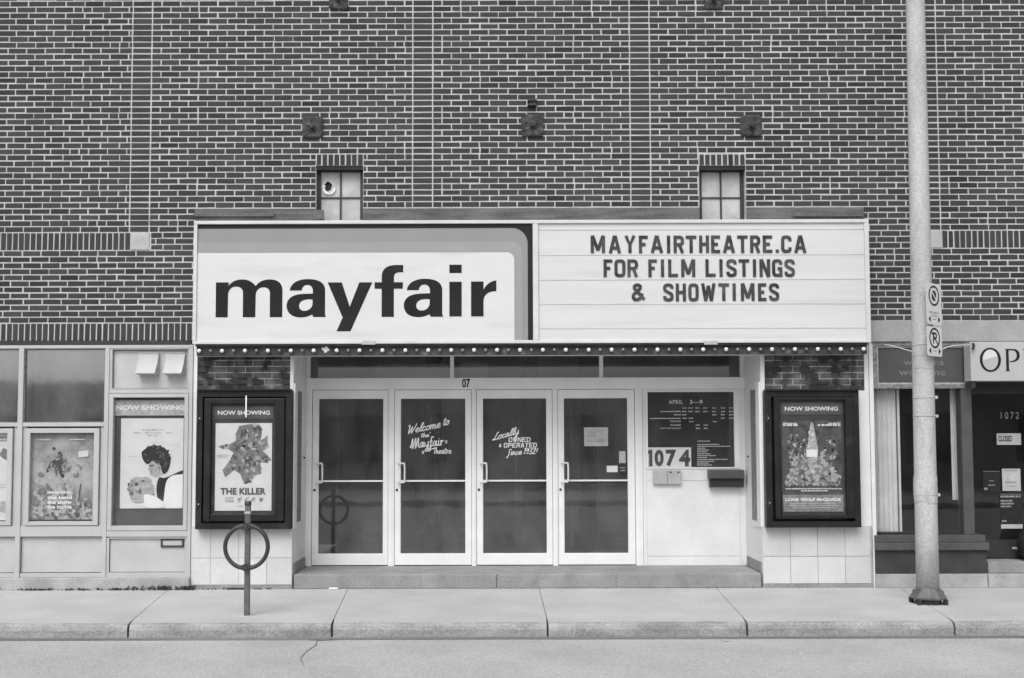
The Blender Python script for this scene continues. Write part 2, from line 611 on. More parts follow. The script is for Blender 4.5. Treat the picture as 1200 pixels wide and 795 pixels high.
def outline(name, loops, y0, th, m, parent):
    v, f = fill_mesh(loops, 0.5)
    mb = MB()
    mb.v = [(p[0], y0 + (0.5 - p[2]) * th, p[1]) for p in v]
    mb.f = f
    mb.t = [1.0] * len(f)
    return mb.build(name, m, parent)


# ---- block capitals drawn as strokes; -1 and 2 are the very edge, 0..1 the stroke centre lines
_arc = [(.72, 1), (.92, .95), (1, .82)]
CAPS = {
    'A': [[(0, -1), (.47, 2)], [(1, -1), (.53, 2)], [(.2, .25), (.8, .25)]],
    'C': [[(1, .72), (1, .84), (.92, .95), (.72, 1), (.28, 1), (.08, .95), (0, .82), (0, .18), (.08, .05), (.28, 0), (.72, 0), (.92, .05), (1, .16), (1, .28)]],
    'D': [[(0, 0), (0, 1), (.6, 1), (.88, .92), (1, .75), (1, .25), (.88, .08), (.6, 0), (0, 0), (0, .2)]],
    'E': [[(2, 1), (0, 1), (0, 0), (2, 0)], [(0, .5), (.9, .5)]],
    'F': [[(2, 1), (0, 1), (0, -1)], [(0, .5), (.9, .5)]],
    'G': [[(1, .74), (1, .84), (.92, .95), (.72, 1), (.28, 1), (.08, .95), (0, .82), (0, .18), (.08, .05), (.28, 0), (1, 0), (1, .45), (.55, .45)]],
    'H': [[(0, -1), (0, 2)], [(1, -1), (1, 2)], [(0, .5), (1, .5)]],
    'I': [[(.5, -1), (.5, 2)]],
    'L': [[(0, 2), (0, 0), (2, 0)]],
    'M': [[(0, -1), (0, 2)], [(1, -1), (1, 2)], [(.03, 2), (.5, .08)], [(.97, 2), (.5, .08)]],
    'N': [[(0, -1), (0, 2)], [(1, -1), (1, 2)], [(.02, 2), (.98, -1)]],
    'O': [[(.28, 1), (.08, .95), (0, .82), (0, .18), (.08, .05), (.28, 0), (.72, 0), (.92, .05), (1, .18), (1, .82), (.92, .95), (.72, 1), 'c']],
    'P': [[(0, -1), (0, 1), (.7, 1), (.93, .93), (1, .8), (1, .66), (.93, .52), (.7, .45), (0, .45)]],
    'R': [[(0, -1), (0, 1), (.7, 1), (.93, .93), (1, .82), (1, .66), (.93, .55), (.7, .48), (0, .48)], [(.58, .48), (1, -1)]],
    'S': [[(1, .76), (1, .85), (.92, .95), (.72, 1), (.28, 1), (.08, .95), (0, .84), (0, .72), (.1, .62), (.9, .4), (1, .3), (1, .16), (.92, .05), (.72, 0), (.28, 0), (.08, .05), (0, .15), (0, .26)]],
    'T': [[(-1, 1), (2, 1)], [(.5, 1), (.5, -1)]],
    'W': [[(0, 2), (.25, -1)], [(.25, -1), (.5, .95)], [(.75, -1), (.5, .95)], [(1, 2), (.75, -1)]],
    'Y': [[(0, 2), (.5, .45), (1, 2)], [(.5, .5), (.5, -1)]],
    '.': [[(.5, -1), (.5, 2)]],
    '&': [[(2, 0), (.12, .76), (.12, .92), (.3, 1), (.58, 1), (.74, .92), (.74, .78), (.55, .64)], [(.6, .66), (.08, .38), (0, .28), (0, .12), (.15, 0), (.5, 0), (.78, .12), (.95, .42)]],
}


def cap(mb, ch, r, w, y0, y1, slant=0.0, rise=0.0, xref=0.0):
    X0, X1, Z0, Z1 = r
    h = w / 2
    for si, st in enumerate(CAPS[ch]):
        closed = st[-1] == 'c'
        pts = []
        for p in (st[:-1] if closed else st):
            x = X0 if p[0] == -1 else X1 if p[0] == 2 else X0 + h + (X1 - X0 - w) * p[0]
            z = Z0 if p[1] == -1 else Z1 if p[1] == 2 else Z0 + h + (Z1 - Z0 - w) * p[1]
            pts.append((x + slant * (z - Z0), z + rise * (x - xref)))
        mb.ribbon(pts, w, y0 - 0.0004 * si, y1, closed)
    return mb


# ---- brush script drawn as strokes: (advance, strokes)
SCRIPT = {
    'e': (.42, [[(0, .18), (.28, .3), (.32, .45), (.18, .5), (.05, .3), (.1, .05), (.25, 0), (.45, .14)]]),
    'l': (.30, [[(0, .1), (.2, .5), (.28, .9), (.2, 1), (.12, .8), (.1, .2), (.18, 0), (.32, .12)]]),
    'c': (.40, [[(.33, .4), (.2, .5), (.04, .3), (.1, .03), (.25, 0), (.42, .14)]]),
    'o': (.44, [[(.2, .5), (.03, .3), (.1, .02), (.28, .02), (.36, .3), (.2, .5), (.45, .4)]]),
    'm': (.68, [[(0, .4), (.06, .5), (.06, 0), (.1, .35), (.22, .5), (.28, .4), (.28, 0), (.32, .35), (.44, .5), (.5, .4), (.5, .1), (.58, 0), (.7, .14)]]),
    'n': (.46, [[(0, .4), (.06, .5), (.06, 0), (.1, .35), (.22, .5), (.28, .4), (.28, .1), (.36, 0), (.48, .14)]]),
    't': (.32, [[(.12, .9), (.1, .2), (.18, 0), (.34, .14)], [(-.05, .6), (.32, .66)]]),
    'h': (.46, [[(.08, 1), (.05, 0), (.1, .35), (.22, .5), (.3, .4), (.3, .1), (.38, 0), (.48, .12)]]),
    'a': (.48, [[(.32, .45), (.18, .5), (.03, .25), (.1, .02), (.22, .08), (.33, .5), (.33, .1), (.4, 0), (.5, .14)]]),
    'y': (.44, [[(0, .5), (.05, .15), (.18, .05), (.3, .2), (.33, .5), (.3, -.3), (.18, -.5), (.08, -.35), (.45, .12)]]),
    'f': (.32, [[(.38, .9), (.27, 1), (.16, .8), (.12, -.3), (.05, -.5), (-.05, -.35), (.3, .12)], [(0, .5), (.3, .55)]]),
    'i': (.24, [[(.02, .4), (.08, .5), (.08, .1), (.15, 0), (.26, .12)], [(.08, .68), (.1, .76)]]),
    'r': (.34, [[(0, .4), (.06, .5), (.06, 0), (.1, .35), (.2, .5), (.34, .42)]]),
    'W': (.80, [[(-.06, .85), (.08, .95), (.12, 0), (.38, .75), (.42, 0), (.8, 1.05)]]),
    'M': (.80, [[(-.1, .25), (-.02, .05), (.1, 1), (.15, 0), (.2, .1), (.4, 1), (.42, 0), (.46, .1), (.65, 1), (.68, .1), (.8, 0)]]),
    'T': (.38, [[(-.06, .9), (.5, 1)], [(.22, .95), (.16, 0)]]),
    'L': (.50, [[(.45, .85), (.36, 1), (.24, .7), (.12, .1), (0, 0), (-.05, .12), (.1, .14), (.3, 0), (.52, .12)]]),
    'S': (.42, [[(.42, .85), (.27, 1), (.12, .8), (.2, .5), (.2, .0), (.08, -.45), (0, -.3)]]),
    '1': (.22, [[(.02, .8), (.12, 1), (.08, 0)]]),
    '9': (.38, [[(.3, .8), (.18, 1), (.04, .8), (.12, .55), (.3, .75), (.26, .3), (.12, 0)]]),
    '3': (.38, [[(.04, .9), (.2, 1), (.3, .8), (.14, .55), (.3, .3), (.18, .02), (.0, .1)]]),
    '2': (.42, [[(.04, .8), (.2, 1), (.32, .8), (.05, .05), (.12, .08), (.38, .02)]]),
    '!': (.2, [[(.14, 1), (.06, .3)], [(.04, .08), (.03, .0)]]),
    "'": (.12, [[(.08, 1), (.04, .8)]]),
    ' ': (.3, []),
}


def script(mb, s, p0, p1, h, w, y0, Y, slant=0.25):
    """script along the pixel line p0 -> p1 with cap height h (pixels), stroke w (metres)"""
    adv = sum(SCRIPT[c][0] for c in s)
    x = 0.0
    for c in s:
        a, sts = SCRIPT[c]
        for k, st in enumerate(sts):
            q = []
            for (u, v) in catmull(st, 5):
                t = (x + u) / adv
                px = p0[0] + (p1[0] - p0[0]) * t + slant * v * h
                py = p0[1] + (p1[1] - p0[1]) * t - v * h
                q.append(at(px, py, Y))
            mb.ribbon(q, w, y0 - 0.0003 * k, y0 + 0.0012)
        x += a
    return mb


def scribble(mb, x0, x1, z, h, y0, gap=0.35, dens=1.0):
    """a line of print too small to read"""
    x = x0
    while x < x1:
        wd = h * ru(1.2, 3.5)
        e = min(x + wd, x1)
        q = x
        while q < e - h * 0.2:
            g = h * ru(0.45, 0.75)
            hh = h * ru(0.75, 1.0)
            mb.box(q, min(q + g * 0.8, e), y0, y0 + 0.0008, z, z + hh)
            q += g
        x = e + h * gap
    return mb

# ================================================================== the ground
KY = -2.42                    # kerb face
ZR = -0.135                   # road
ZS = 0.168                    # entrance step
YD = 0.86                     # plane of the doors

struct(MB().box(-400, 400, -400, 400, -0.6, -0.45).build('ground', 'asphalt'))
struct(MB().box(-60, 60, -16.5, KY - 0.118, -0.44, ZR).build('road', 'asphalt'))
struct(MB().box(-60, 60, KY - 0.115, KY + 0.02, -0.44, ZR + 0.006).build('gutter', 'gutter'))
struct(MB().box(-60, 60, -25, -16.5, -0.44, 0.0).build('far_sidewalk', 'sidewalk'))

# sidewalk: one cast slab after another, each running out to its own kerb nose
sw = struct(MB().box(-60, 60, KY + 0.05, 1.2, -0.44, -0.035).build('sidewalk', 'joint'))
jf = [gnd(x, 734)[0] for x in (145, 386, 643, 882, 1132)]
jb = [gnd(x, 690)[0] for x in (200, 408, 632, 840, 1056)]
st = (jf[-1] - jf[0]) / 4
jf = [jf[0] - 2 * st, jf[0] - st] + jf + [jf[-1] + st, jf[-1] + 2 * st]
jb = [jb[0] - 2 * st, jb[0] - st] + jb + [jb[-1] + st, jb[-1] + 2 * st]


def slab(fa, ba, fb, bb, seed):
    rs = random.Random(seed)
    g = 0.003
    mb = MB()
    prof = [(KY, -0.44), (KY - 0.006, -0.06), (KY + 0.004, -0.026), (KY + 0.024, -0.008), (KY + 0.055, 0.0), (KY + 0.30, 0.001), (-0.9, 0.001), (1.2, 0.001), (1.2, -0.44)]
    N = 22
    rows = []
    for (y, z) in prof:
        t = (y - KY) / (0 - KY)
        xa, xb = fa + (ba - fa) * t + g, fb + (bb - fb) * t - g
        rows.append((y, z, xa, xb))
    i0 = len(mb.v)
    wob = [rs.uniform(-1, 1) for _ in range(N + 1)]
    chip = [0.0] * (N + 1)
    chip[0], chip[N] = rs.uniform(0.5, 1.3), rs.uniform(0.5, 1.3)
    for _ in range(3):
        chip[rs.randrange(1, N)] = rs.uniform(0.2, 0.6)
    for k, (y, z, xa, xb) in enumerate(rows):
        for j in range(N + 1):
            x = xa + (xb - xa) * j / N
            yy, zz = y, z
            if 1 <= k <= 4:
                yy += 0.006 * wob[j] + 0.014 * chip[j]
                zz -= (0.009 * chip[j] + 0.002 * wob[(j * 3) % (N + 1)]) if k > 1 else 0
                if j in (0, N):
                    x += (0.009 if j == 0 else -0.009) * chip[j]
            mb.v.append((x, yy, zz))
    for k in range(len(rows) - 1):
        for j in range(N):
            a = i0 + k * (N + 1) + j
            mb.f.append((a, a + 1, a + N + 2, a + N + 1))
            mb.t.append(1.0)
    nn = len(rows)
    mb.f.append(tuple(i0 + k * (N + 1) for k in range(nn)))
    mb.f.append(tuple(i0 + k * (N + 1) + N for k in range(nn - 1, -1, -1)))
    mb.t += [1.0, 1.0]
    return mb


for k in range(len(jf) - 1):
    so = slab(jf[k], jb[k], jf[k + 1], jb[k + 1], 40 + k).build('slab', 'sidewalk', sw)
    so.data.materials.append(M['kerb_face'])           # stained kerb nose and face, its shade also put into the darker colour
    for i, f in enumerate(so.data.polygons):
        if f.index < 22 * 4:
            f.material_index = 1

# ================================================================== theatre building
SOFZ = PZ(410, 600, YD) + 0.03          # soffit over the entrance
PL0, PL1 = PX(225, 560), PX(343, 560)   # left pier
PR0, PR1 = PX(893, 560), PX(1020.5, 560)
TH = thing('theatre_building', ((PL1 + PR0) / 2, 0, 0), 'brick cinema building with recessed glass entrance, above and behind the marquee sign', 'building')
BX0, BX1, BTOP = -8.2, 8.2, 8.0

c = (PZ(293, 100) - PZ(378, 100)) / 12   # brick course
zS = PZ(293, 100)                         # foot of the upper soldier course
MO = 0.0148
CW = 0.224
zL0 = zS - 15 * c                         # foot of the wall over the left shop
zRband = PZ(376, 1150)                    # top of concrete lintel on the right
zBand0, zBand1 = PZ(259, 600), PZ(244, 600)
SIGN_L, SIGN_R = PX(226, 330), PX(1019.5, 330)
wins = [rect(370, 194, 425.5, 258), rect(819.5, 194, 874, 258)]

# backing of mortar with openings
def holed(x0, x1, z0, z1, holes, y0, y1):
    mb = MB()
    xs = sorted(set([x0, x1] + [h[0] for h in holes] + [h[1] for h in holes]))
    zs = sorted(set([z0, z1] + [h[2] for h in holes] + [h[3] for h in holes]))
    xs = [x for x in xs if x0 <= x <= x1]
    zs = [z for z in zs if z0 <= z <= z1]
    for a, b in zip(xs, xs[1:]):
        for e, d in zip(zs, zs[1:]):
            mx, mz = (a + b) / 2, (e + d) / 2
            if not any(h[0] < mx < h[1] and h[2] < mz < h[3] for h in holes):
                mb.poly([(a, y0, e), (b, y0, e), (b, y0, d), (a, y0, d)])
    for (a, b, e, d) in holes:
        mb.poly([(a, y0, e), (a, y0, d), (a, y1, d), (a, y1, e)])
        mb.poly([(b, y0, e), (b, y1, e), (b, y1, d), (b, y0, d)])
        mb.poly([(a, y0, d), (b, y0, d), (b, y1, d), (a, y1, d)])
        mb.poly([(a, y0, e), (a, y1, e), (b, y1, e), (b, y0, e)])
    mb.poly([(x0, y0, z0), (x0, y1, z0), (x1, y1, z0), (x1, y0, z0)])
    return mb


YM = 0.004
wallz0 = min(zL0, SOFZ)
open_mid = (PL0 - 0.0, PR1 + 0.0, wallz0 - 1, SOFZ + 0.02)
low_right = (PR1, BX1 + 1, wallz0 - 1, zRband)
mbw = holed(BX0, BX1, zL0, BTOP, [w for w in wins] + [(PL0, PR1, zL0 - .01, SOFZ + 0.02), (PR1 + 0.001, BX1 + .01, zL0 - .01, zRband)], YM, 0.30)
wall = mbw.build('brick_wall', 'mortar', TH)

bricks = []    # (x0, x1, z0, z1, kind)
cols_px = [(153.5, 176.5), (483.5, 507), (738.5, 762), (1076, 1099.5)]
cols = [(PX(a, 150), PX(b, 150)) for a, b in cols_px]
sold_u = zS + 3 * c
blocks = []
blocks.append((PX(153, 282), PX(175.5, 282), zS, sold_u))
blocks.append((PX(1078, 282), PX(1104, 282), zS, sold_u))
solL = (BX0, blocks[0][0], zS, sold_u)
solR = (blocks[1][1], BX1, zS, sold_u)
solLow = (BX0, PL0 - 0.02, zL0, zL0 + 3 * c)
lint = [(w[0] - 0.0, w[1] + 0.0, w[3], w[3] + 2.05 * c) for w in wins]
band = (SIGN_L + 0.02, PX(1012, 250), zBand0, zBand1)
signhole = (SIGN_L + 0.35, SIGN_R - 0.35, zL0 - 0.3, zBand0)
entry = (PL0, PR1, zL0 - 1, SOFZ + 0.03)
rlow = (PR1, BX1 + 1, zL0 - 1, zRband)
holes = blocks + [solL, solR, solLow] + lint + wins + [band, signhole, entry, rlow]


def emit(x0, x1, z0, z1, kind):
    """clip a brick against the openings"""
    segs = [(x0, x1)]
    for h in holes:
        if h[3] - 0.012 <= z0 or h[2] + 0.012 >= z1:
            continue
        ns = []
        for a, b in segs:
            if h[1] <= a or h[0] >= b:
                ns.append((a, b))
                continue
            if a < h[0] - 0.02:
                ns.append((a, min(b, h[0] - (MO if h in blocks else 0.004))))
            if b > h[1] + 0.02:
                ns.append((max(a, h[1] + (MO if h in blocks else 0.004)), b))
        segs = ns
    for a, b in segs:
        if b - a > 0.025:
            bricks.append((a, b, z0, z1, kind))


nlo = -16
nhi = int((BTOP - zS) / c)
for k in range(nlo, nhi):
    z0 = zS + k * c
    z1 = z0 + c - MO
    z0j, z1j = z0, z1
    if z1 < zL0:
        continue
    with_cols = k >= 3
    edges = [BX0]
    if with_cols:
        for a, b in cols:
            edges += [a, b]
    edges.append(BX1)
    for q in range(len(edges) - 1):
        a, b = edges[q], edges[q + 1]
        if with_cols and q % 2 == 1:
            emit(a + MO / 2, b - MO / 2, z0j, z1j, 'col')
            continue
        # segments left of a column are laid from the column leftwards so half bricks close at it
        par = k % 2
        x = a + (CW * 0.5 if par else 0.0) if q else a - CW * (0.5 if par else 0.12)
        if q and par:
            emit(a + MO / 2, x - MO / 2, z0j, z1j, 'half')
        head = (k % 6 == 4)
        j = 0
        off = random.randrange(4)
        while x < b - 0.03:
            wd = CW * ru(0.985, 1.015)
            if head and (j + off) % 7 == 2:
                h1 = x + wd / 2
                if h1 < b - 0.05:
                    emit(x + MO / 2, h1 - MO / 2, z0j, z1j, 'half')
                    emit(h1 + MO / 2, min(x + wd, b) - MO / 2, z0j, z1j, 'half')
            else:
                e = min(x + wd, b)
                if b - e < 0.04:
                    e = b
                emit(x + MO / 2 * ru(0.6, 1.3), e - MO / 2 * ru(0.6, 1.3), z0j, z1j, 'st')
                if e == b:
                    break
            x += wd
            j += 1
# soldier courses
def soldiers(r, pitch, drop=0.0):
    n = max(1, round((r[1] - r[0]) / pitch))
    p = (r[1] - r[0]) / n
    for i in range(n):
        bricks.append((r[0] + i * p + MO / 2, r[0] + (i + 1) * p - MO / 2, r[2] + drop, r[3] - MO, 'sol'))


soldiers(solL, 0.0705)
soldiers(solR, 0.0705)
soldiers(solLow, 0.0705)
for r in lint:
    soldiers(r, 0.0715, 0.002)

# the nearest three hundred as bricks of their own, the others as one mass of bricks
def dist(b):
    return abs((b[2] + b[3]) / 2 - CAM.z) + 0.15 * abs((b[0] + b[1]) / 2) + (20 if abs((b[0] + b[1]) / 2) > 6.0 else 0)


order = sorted(bricks, key=lambda b: (b[4] != 'sol', dist(b)))
single = order[:300]
mass = order[300:]


def brick_tone():
    t = random.gauss(1.0, 0.10)
    if rnd() < 0.06:
        t *= 0.75
    return max(0.5, min(1.5, t))


def brick_geo(mb, x0, x1, z0, z1, tone):
    j = 0.0016
    yf = ru(-0.002, 0.0025)
    ch = 0.0035
    i = len(mb.v)
    q = [ru(-j, j) for _ in range(8)]
    A = [(x0 + q[0], z0 + q[1]), (x1 + q[2], z0 + q[3]), (x1 + q[4], z1 + q[5]), (x0 + q[6], z1 + q[7])]
    s = [(1, 1), (-1, 1), (-1, -1), (1, -1)]
    mb.v += [(a[0] + ch * e[0], yf, a[1] + ch * e[1]) for a, e in zip(A, s)]
    mb.v += [(a[0], yf + ch, a[1]) for a in A]
    mb.v += [(a[0], 0.03, a[1]) for a in A]
    fs = [(0, 1, 2, 3)]
    for k in range(4):
        n2 = (k + 1) % 4
        fs += [(4 + k, 4 + n2, n2, k), (8 + k, 8 + n2, 4 + n2, 4 + k)]
    for f in fs:
        mb.f.append(tuple(i + k for k in f))
        mb.t.append(tone)


mm = MB()
for b in mass:
    brick_geo(mm, *b[:4], brick_tone())
stuff(mm.build('brickwork', 'brick', wall))
shared = {}
for b in single:
    w_, h_ = b[1] - b[0], b[3] - b[2]
    key = (round(w_, 2), round(h_, 2), random.randrange(7))
    if key not in shared:
        m1 = MB()
        brick_geo(m1, -w_ / 2, w_ / 2, 0, h_, brick_tone())
        shared[key] = m1.mesh('brick', 'brick')
    o = bpy.data.objects.new('brick', shared[key])
    o.parent = wall
    o.location = Vector(((b[0] + b[1]) / 2, ru(-0.001, 0.001), b[2])) - TH.location
    col.objects.link(o)

for r in blocks:
    MB().box(r[0] + 0.004, r[1] - 0.004, -0.006, 0.1, r[2] - 0.002, r[3] - MO + 0.002).build('stone_block', 'stone', TH, bevel=0.004)
# parged band behind the head of the sign, broken by the two windows
bs = [(band[0], wins[0][0] - 0.003), (wins[0][1] + 0.003, wins[1][0] - 0.003), (wins[1][1] + 0.003, band[1])]
for a, b in bs:
    MB().box(a, b, -0.014, 0.02, band[2] - 0.15, band[3] - 0.004).build('ledge_band', 'band', TH)
for pa, pb in ((228, 322), (929, 1010)):
    r = rect(pa, 250.5, pb, 252.5)
    MB().box(r[0], r[1], -0.04, -0.015, r[2] - 0.02, r[3]).build('ledge_flashing', 'band', TH)
r = rect(368.5, 247.5, 380, 257)
MB().box(r[0], r[1], -0.06, -0.016, r[2] - 0.02, r[3]).build('loose_brick', 'band', TH, bevel=0.006)

# concrete lintel over the right shop, steel line over the left shop
lz0 = PZ(400.5, 1150)
MB().box(PR1 + 0.004, BX1, -0.03, 0.28, lz0, zRband - 0.003).build('concrete_lintel', 'lintel', TH, bevel=0.004)
MB().box(BX0, PL0 - 0.03, -0.012, 0.25, PZ(404.5, 100), zL0 - 0.003).build('steel_lintel', 'dark_metal', TH)

# little upper windows
for wi, w in enumerate(wins):
    x0, x1, z0, z1 = w
    yw = 0.10
    MB().box(x0 + 0.001, x1 - 0.001, 0.012, yw - 0.001, z1 - 0.05, z1 - 0.001).build('window_head_shade', 'ink', TH)  # black strip painted in as the shadow under the window head
    fr = MB().frame(x0 + 0.002, x1 - 0.002, z0, z1 - 0.002, 0.045, 0.045, 0.02, 0.055, yw, yw + 0.06)
    xm, zm = (x0 + x1) / 2, z0 + (z1 - z0) * 0.44
    fr.box(xm - 0.010, xm + 0.010, yw + 0.004, yw + 0.05, z0 + 0.02, z1 - 0.057)
    fr.box(x0 + 0.047, x1 - 0.047, yw + 0.006, yw + 0.048, zm - 0.008, zm + 0.008)
    wo = fr.build('upper_window', 'dark_metal', TH)
    xs = [(x0 + 0.047, xm - 0.010), (xm + 0.010, x1 - 0.047)]
    zz = [(z0 + 0.02, zm - 0.008), (zm + 0.008, z1 - 0.057)]
    for i, (a, b) in enumerate(xs):
        for j, (e, d) in enumerate(zz):
            if wi == 0 and i == 0 and j == 1:
                # the broken pane: a hole with a crumbled putty rim
                hx, hz = at(384.5, 217, yw)
                hole = [(hx + 0.043 * (1 + 0.12 * math.sin(5 * t)) * math.cos(t), hz - 0.012 + 0.058 * (1 + 0.1 * math.cos(3 * t)) * math.sin(t)) for t in [2 * math.pi * k / 20 for k in range(20)]]
                p = outline('pane', [[(a, e), (b, e), (b, d), (a, d)], hole], yw + 0.02, 0.006, 'frosted', wo)
                p['label'] = 'frosted pane broken through by a fist sized hole'
                rim = MB()
                pts = [(hx + 0.012 + 0.066 * math.cos(t), yw + 0.016, hz - 0.035 + 0.072 * math.sin(t)) for t in [math.pi * (0.85 + 1.15 * k / 14) for k in range(15)]]
                rim.tube(pts, [0.010 + 0.012 * rnd() for _ in pts], 6)
                rim.build('putty_rim', 'white_paint', wo)
            else:
                MB().box(a, b, yw + 0.02, yw + 0.026, e, d).build('pane', 'frosted', wo)
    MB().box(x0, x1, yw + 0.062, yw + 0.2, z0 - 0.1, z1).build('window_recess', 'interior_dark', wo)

# wall anchor plates
for px, py, s_ in ((366.5, 149.5, 1), (624, 147.5, 1.05), (880, 148, 1), (397, 1, 0.9), (836, 1, 0.9)):
    x, z = at(px, py)
    h = 0.13 * s_
    rs = random.Random(int(px))
    pts = []
    for k in range(28):
        t = 2 * math.pi * k / 28
        q = h / max(abs(math.cos(t)), abs(math.sin(t))) * (0.98 + rs.uniform(-0.045, 0.03))
        q = min(q, h * 1.25)
        pts.append((x + q * math.cos(t), z + q * math.sin(t)))
    mb = MB()
    i = len(mb.v)
    for sc, y in ((1.0, 0.0), (1.0, -0.018), (0.86, -0.028), (0.4, -0.024), (0.25, -0.034)):
        for p in pts:
            mb.v.append((x + (p[0] - x) * sc + (rs.uniform(-.004, .004) if sc < 1 else 0), y + (rs.uniform(-.005, .005) if sc < 1 else 0), z + (p[1] - z) * sc))
    for k in range(4):
        for j in range(28):
            j2 = (j + 1) % 28
            mb.f.append((i + k * 28 + j, i + k * 28 + j2, i + (k + 1) * 28 + j2, i + (k + 1) * 28 + j))
            mb.t.append(1)
    mb.f.append(tuple(i + 4 * 28 + j for j in range(28)))
    mb.t.append(1)
    pl = mb.build('anchor_plate', 'anchor', TH)
    MB().lathe([(0.022, 0.0), (0.022, -0.05), (0.016, -0.06)], (x - 0.004, -0.02, z - 0.012), 'Y', 6).build('bolt', 'dark_metal', pl)
x, z = at(623.5, 118.5)
MB().box(x - 0.055, x + 0.055, -0.05, 0.0, z - 0.012, z + 0.012).box(x - 0.03, x + 0.045, -0.03, -0.001, z - 0.05, z - 0.012).box(x - 0.055, x + 0.055, -0.06, 0.0, z - 0.07, z - 0.05).build('wall_bracket', 'dark_metal', TH)

# shell, roof and party walls
MB().box(BX0, BX1, 0.30, 9.0, BTOP, BTOP + 0.15).build('roof', 'interior', TH)
sh = MB()
sh.box(BX0, BX1, 8.8, 9.0, 0, BTOP - 0.002)
sh.box(BX0, BX0 + 0.25, 0.305, 8.79, 0, BTOP - 0.003)
sh.box(BX1 - 0.25, BX1, 0.305, 8.79, 0, BTOP - 0.003)
sh.build('rear_wall', 'interior', TH)
for a in (PL0 + 0.02, PR1 - 0.22):
    MB().box(a, a + 0.2, 1.0, 6.0, 0, BTOP - 0.01).build('party_wall', 'interior', TH)
MB().box(BX0 + 0.26, BX1 - 0.26, 0.31, 8.78, SOFZ + 0.35, SOFZ + 0.5).build('upper_floor', 'interior', TH)

# entrance: step, lobby
stp = MB().box(PX(344, 680), PX(892.5, 680), 0.0, YD + 0.25, 0.0, ZS).build('entrance_step', 'step', TH, bevel=0.012)
for px in (582, 722):
    x = PX(px, 681)
    mb = MB()
    pts = [(x + 0.012 * math.sin(3 * k) , 0.012 + 0.15 * k / 7) for k in range(8)]
    mb.ribbon(pts, 0.010 if px == 582 else 0.004, -0.0015, 0.001)
    mb.build('crack', 'joint', stp)
MB().box(PL1 - 0.02, PR0 + 0.02, YD + 0.26, 5.5, 0.0, ZS + 0.005).build('lobby_floor', 'interior_floor', TH)
MB().box(PL0 + 0.23, PR1 - 0.23, 5.5, 5.6, 0, SOFZ + 0.34).build('lobby_wall', 'interior', TH)
MB().box(PL1 + 0.001, PR0 - 0.001, 0.02, YD + 0.1, SOFZ, SOFZ + 0.1).build('entrance_soffit', 'white_paint', TH)  # unseen underside, made white to bounce light onto the header beam
for px in (507, 622, 690):
    x = PX(px, 560, 2.6)
    MB().box(x - 0.11, x + 0.11, 2.6, 2.85, ZS + 0.005, SOFZ + 0.34).build('lobby_column', 'interior_dark', TH)
# inner doors of the lobby, thin frames
for px in (395, 470, 560, 605, 670, 700):
    x = PX(px, 560, 3.4)
    MB().box(x - 0.02, x + 0.02, 3.4, 3.45, ZS + 0.005, 2.4).build('inner_mullion', 'interior', TH)

# ---- piers with tiles and a strip of old brick
YP = 0.002
def pier(x0, x1, tile_cols, tile_rows, tmat, gmat, br, name):
    core = MB()
    bz0, bz1 = br[2], br[3]
    core.box(x0, br[0], YP, YD + 0.06, 0.0, SOFZ)                 # full-height edge strips
    core.box(br[1], x1, YP, YD + 0.06, 0.0, SOFZ)
    core.box(br[0], br[1], YP, YD + 0.06, tile_rows[0], bz0)
    core.box(br[0], br[1], 0.035, YD + 0.06, bz0, SOFZ)
    core.box(br[0], br[1], YP + 0.01, YD + 0.06, 0.0, tile_rows[0])
    p = core.build('pier', 'white_paint', TH)
    MB().box(x0 + 0.003, x1 - 0.003, -0.012, YP + 0.0095, 0.0, tile_rows[-1] - 0.001).build('pier_base', 'step', p)
    # tiles stand 6 mm proud on a bed of grout
    MB().box(x0 + 0.002, x1 - 0.002, -0.006, YP - 0.0005, tile_rows[-1], tile_rows[0]).build('grout_bed', gmat, p)
    for i in range(len(tile_cols) - 1):
        for j in range(len(tile_rows) - 1):
            g = 0.0035
            m = MB().box(tile_cols[i] + g, tile_cols[i + 1] - g, -0.013 + ru(-.001, .001), -0.0062, tile_rows[j + 1] + g, tile_rows[j] - g, tone=ru(0.93, 1.04))
            m.build('tile', tmat, p)
    bed = MB().box(br[0] + 0.001, br[1] - 0.001, 0.028, 0.034, bz0, SOFZ - 0.001).build('mortar_bed', 'pier_mortar', p)
    n = int((SOFZ - bz0) / c) + 1
    for k in range(n):
        z = bz0 + 0.004 + k * c
        zt = min(z + c - 0.011, SOFZ - 0.003)
        if zt - z < 0.02:
            continue
        x = br[0] - (CW * 0.5 if k % 2 else CW * 0.1)
        while x < br[1] - 0.02:
            a, b = max(x + 0.005, br[0] + 0.003), min(x + CW - 0.005, br[1] - 0.003)
            if b - a > 0.03:
                MB().box(a, b, 0.020 + ru(-.002, .002), 0.0278, z, zt, tone=ru(0.6, 1.4)).build('brick', 'pier_brick', p)
            x += CW
    return p


zt0, zt1, zt2 = PZ(617, 960), PZ(652, 960), PZ(684, 960)
brL = (PX(231, 440), PX(340, 440), PZ(458, 285), SOFZ)
pL = pier(PL0, PL1, [PX(p, 650) for p in (225.5, 247, 280, 313, 342.5)], [PZ(617, 285), PZ(654, 285), PZ(685.5, 285)], 'tile_painted', 'grout_painted', brL, 'l')
brR = (PX(896, 440), PX(1013, 440), PZ(458, 955), SOFZ)
pR = pier(PR0, PR1, [PX(p, 650) for p in (893.5, 926, 958, 990, 1020)], [zt0, zt1, zt2], 'tile', 'grout', brR, 'r')
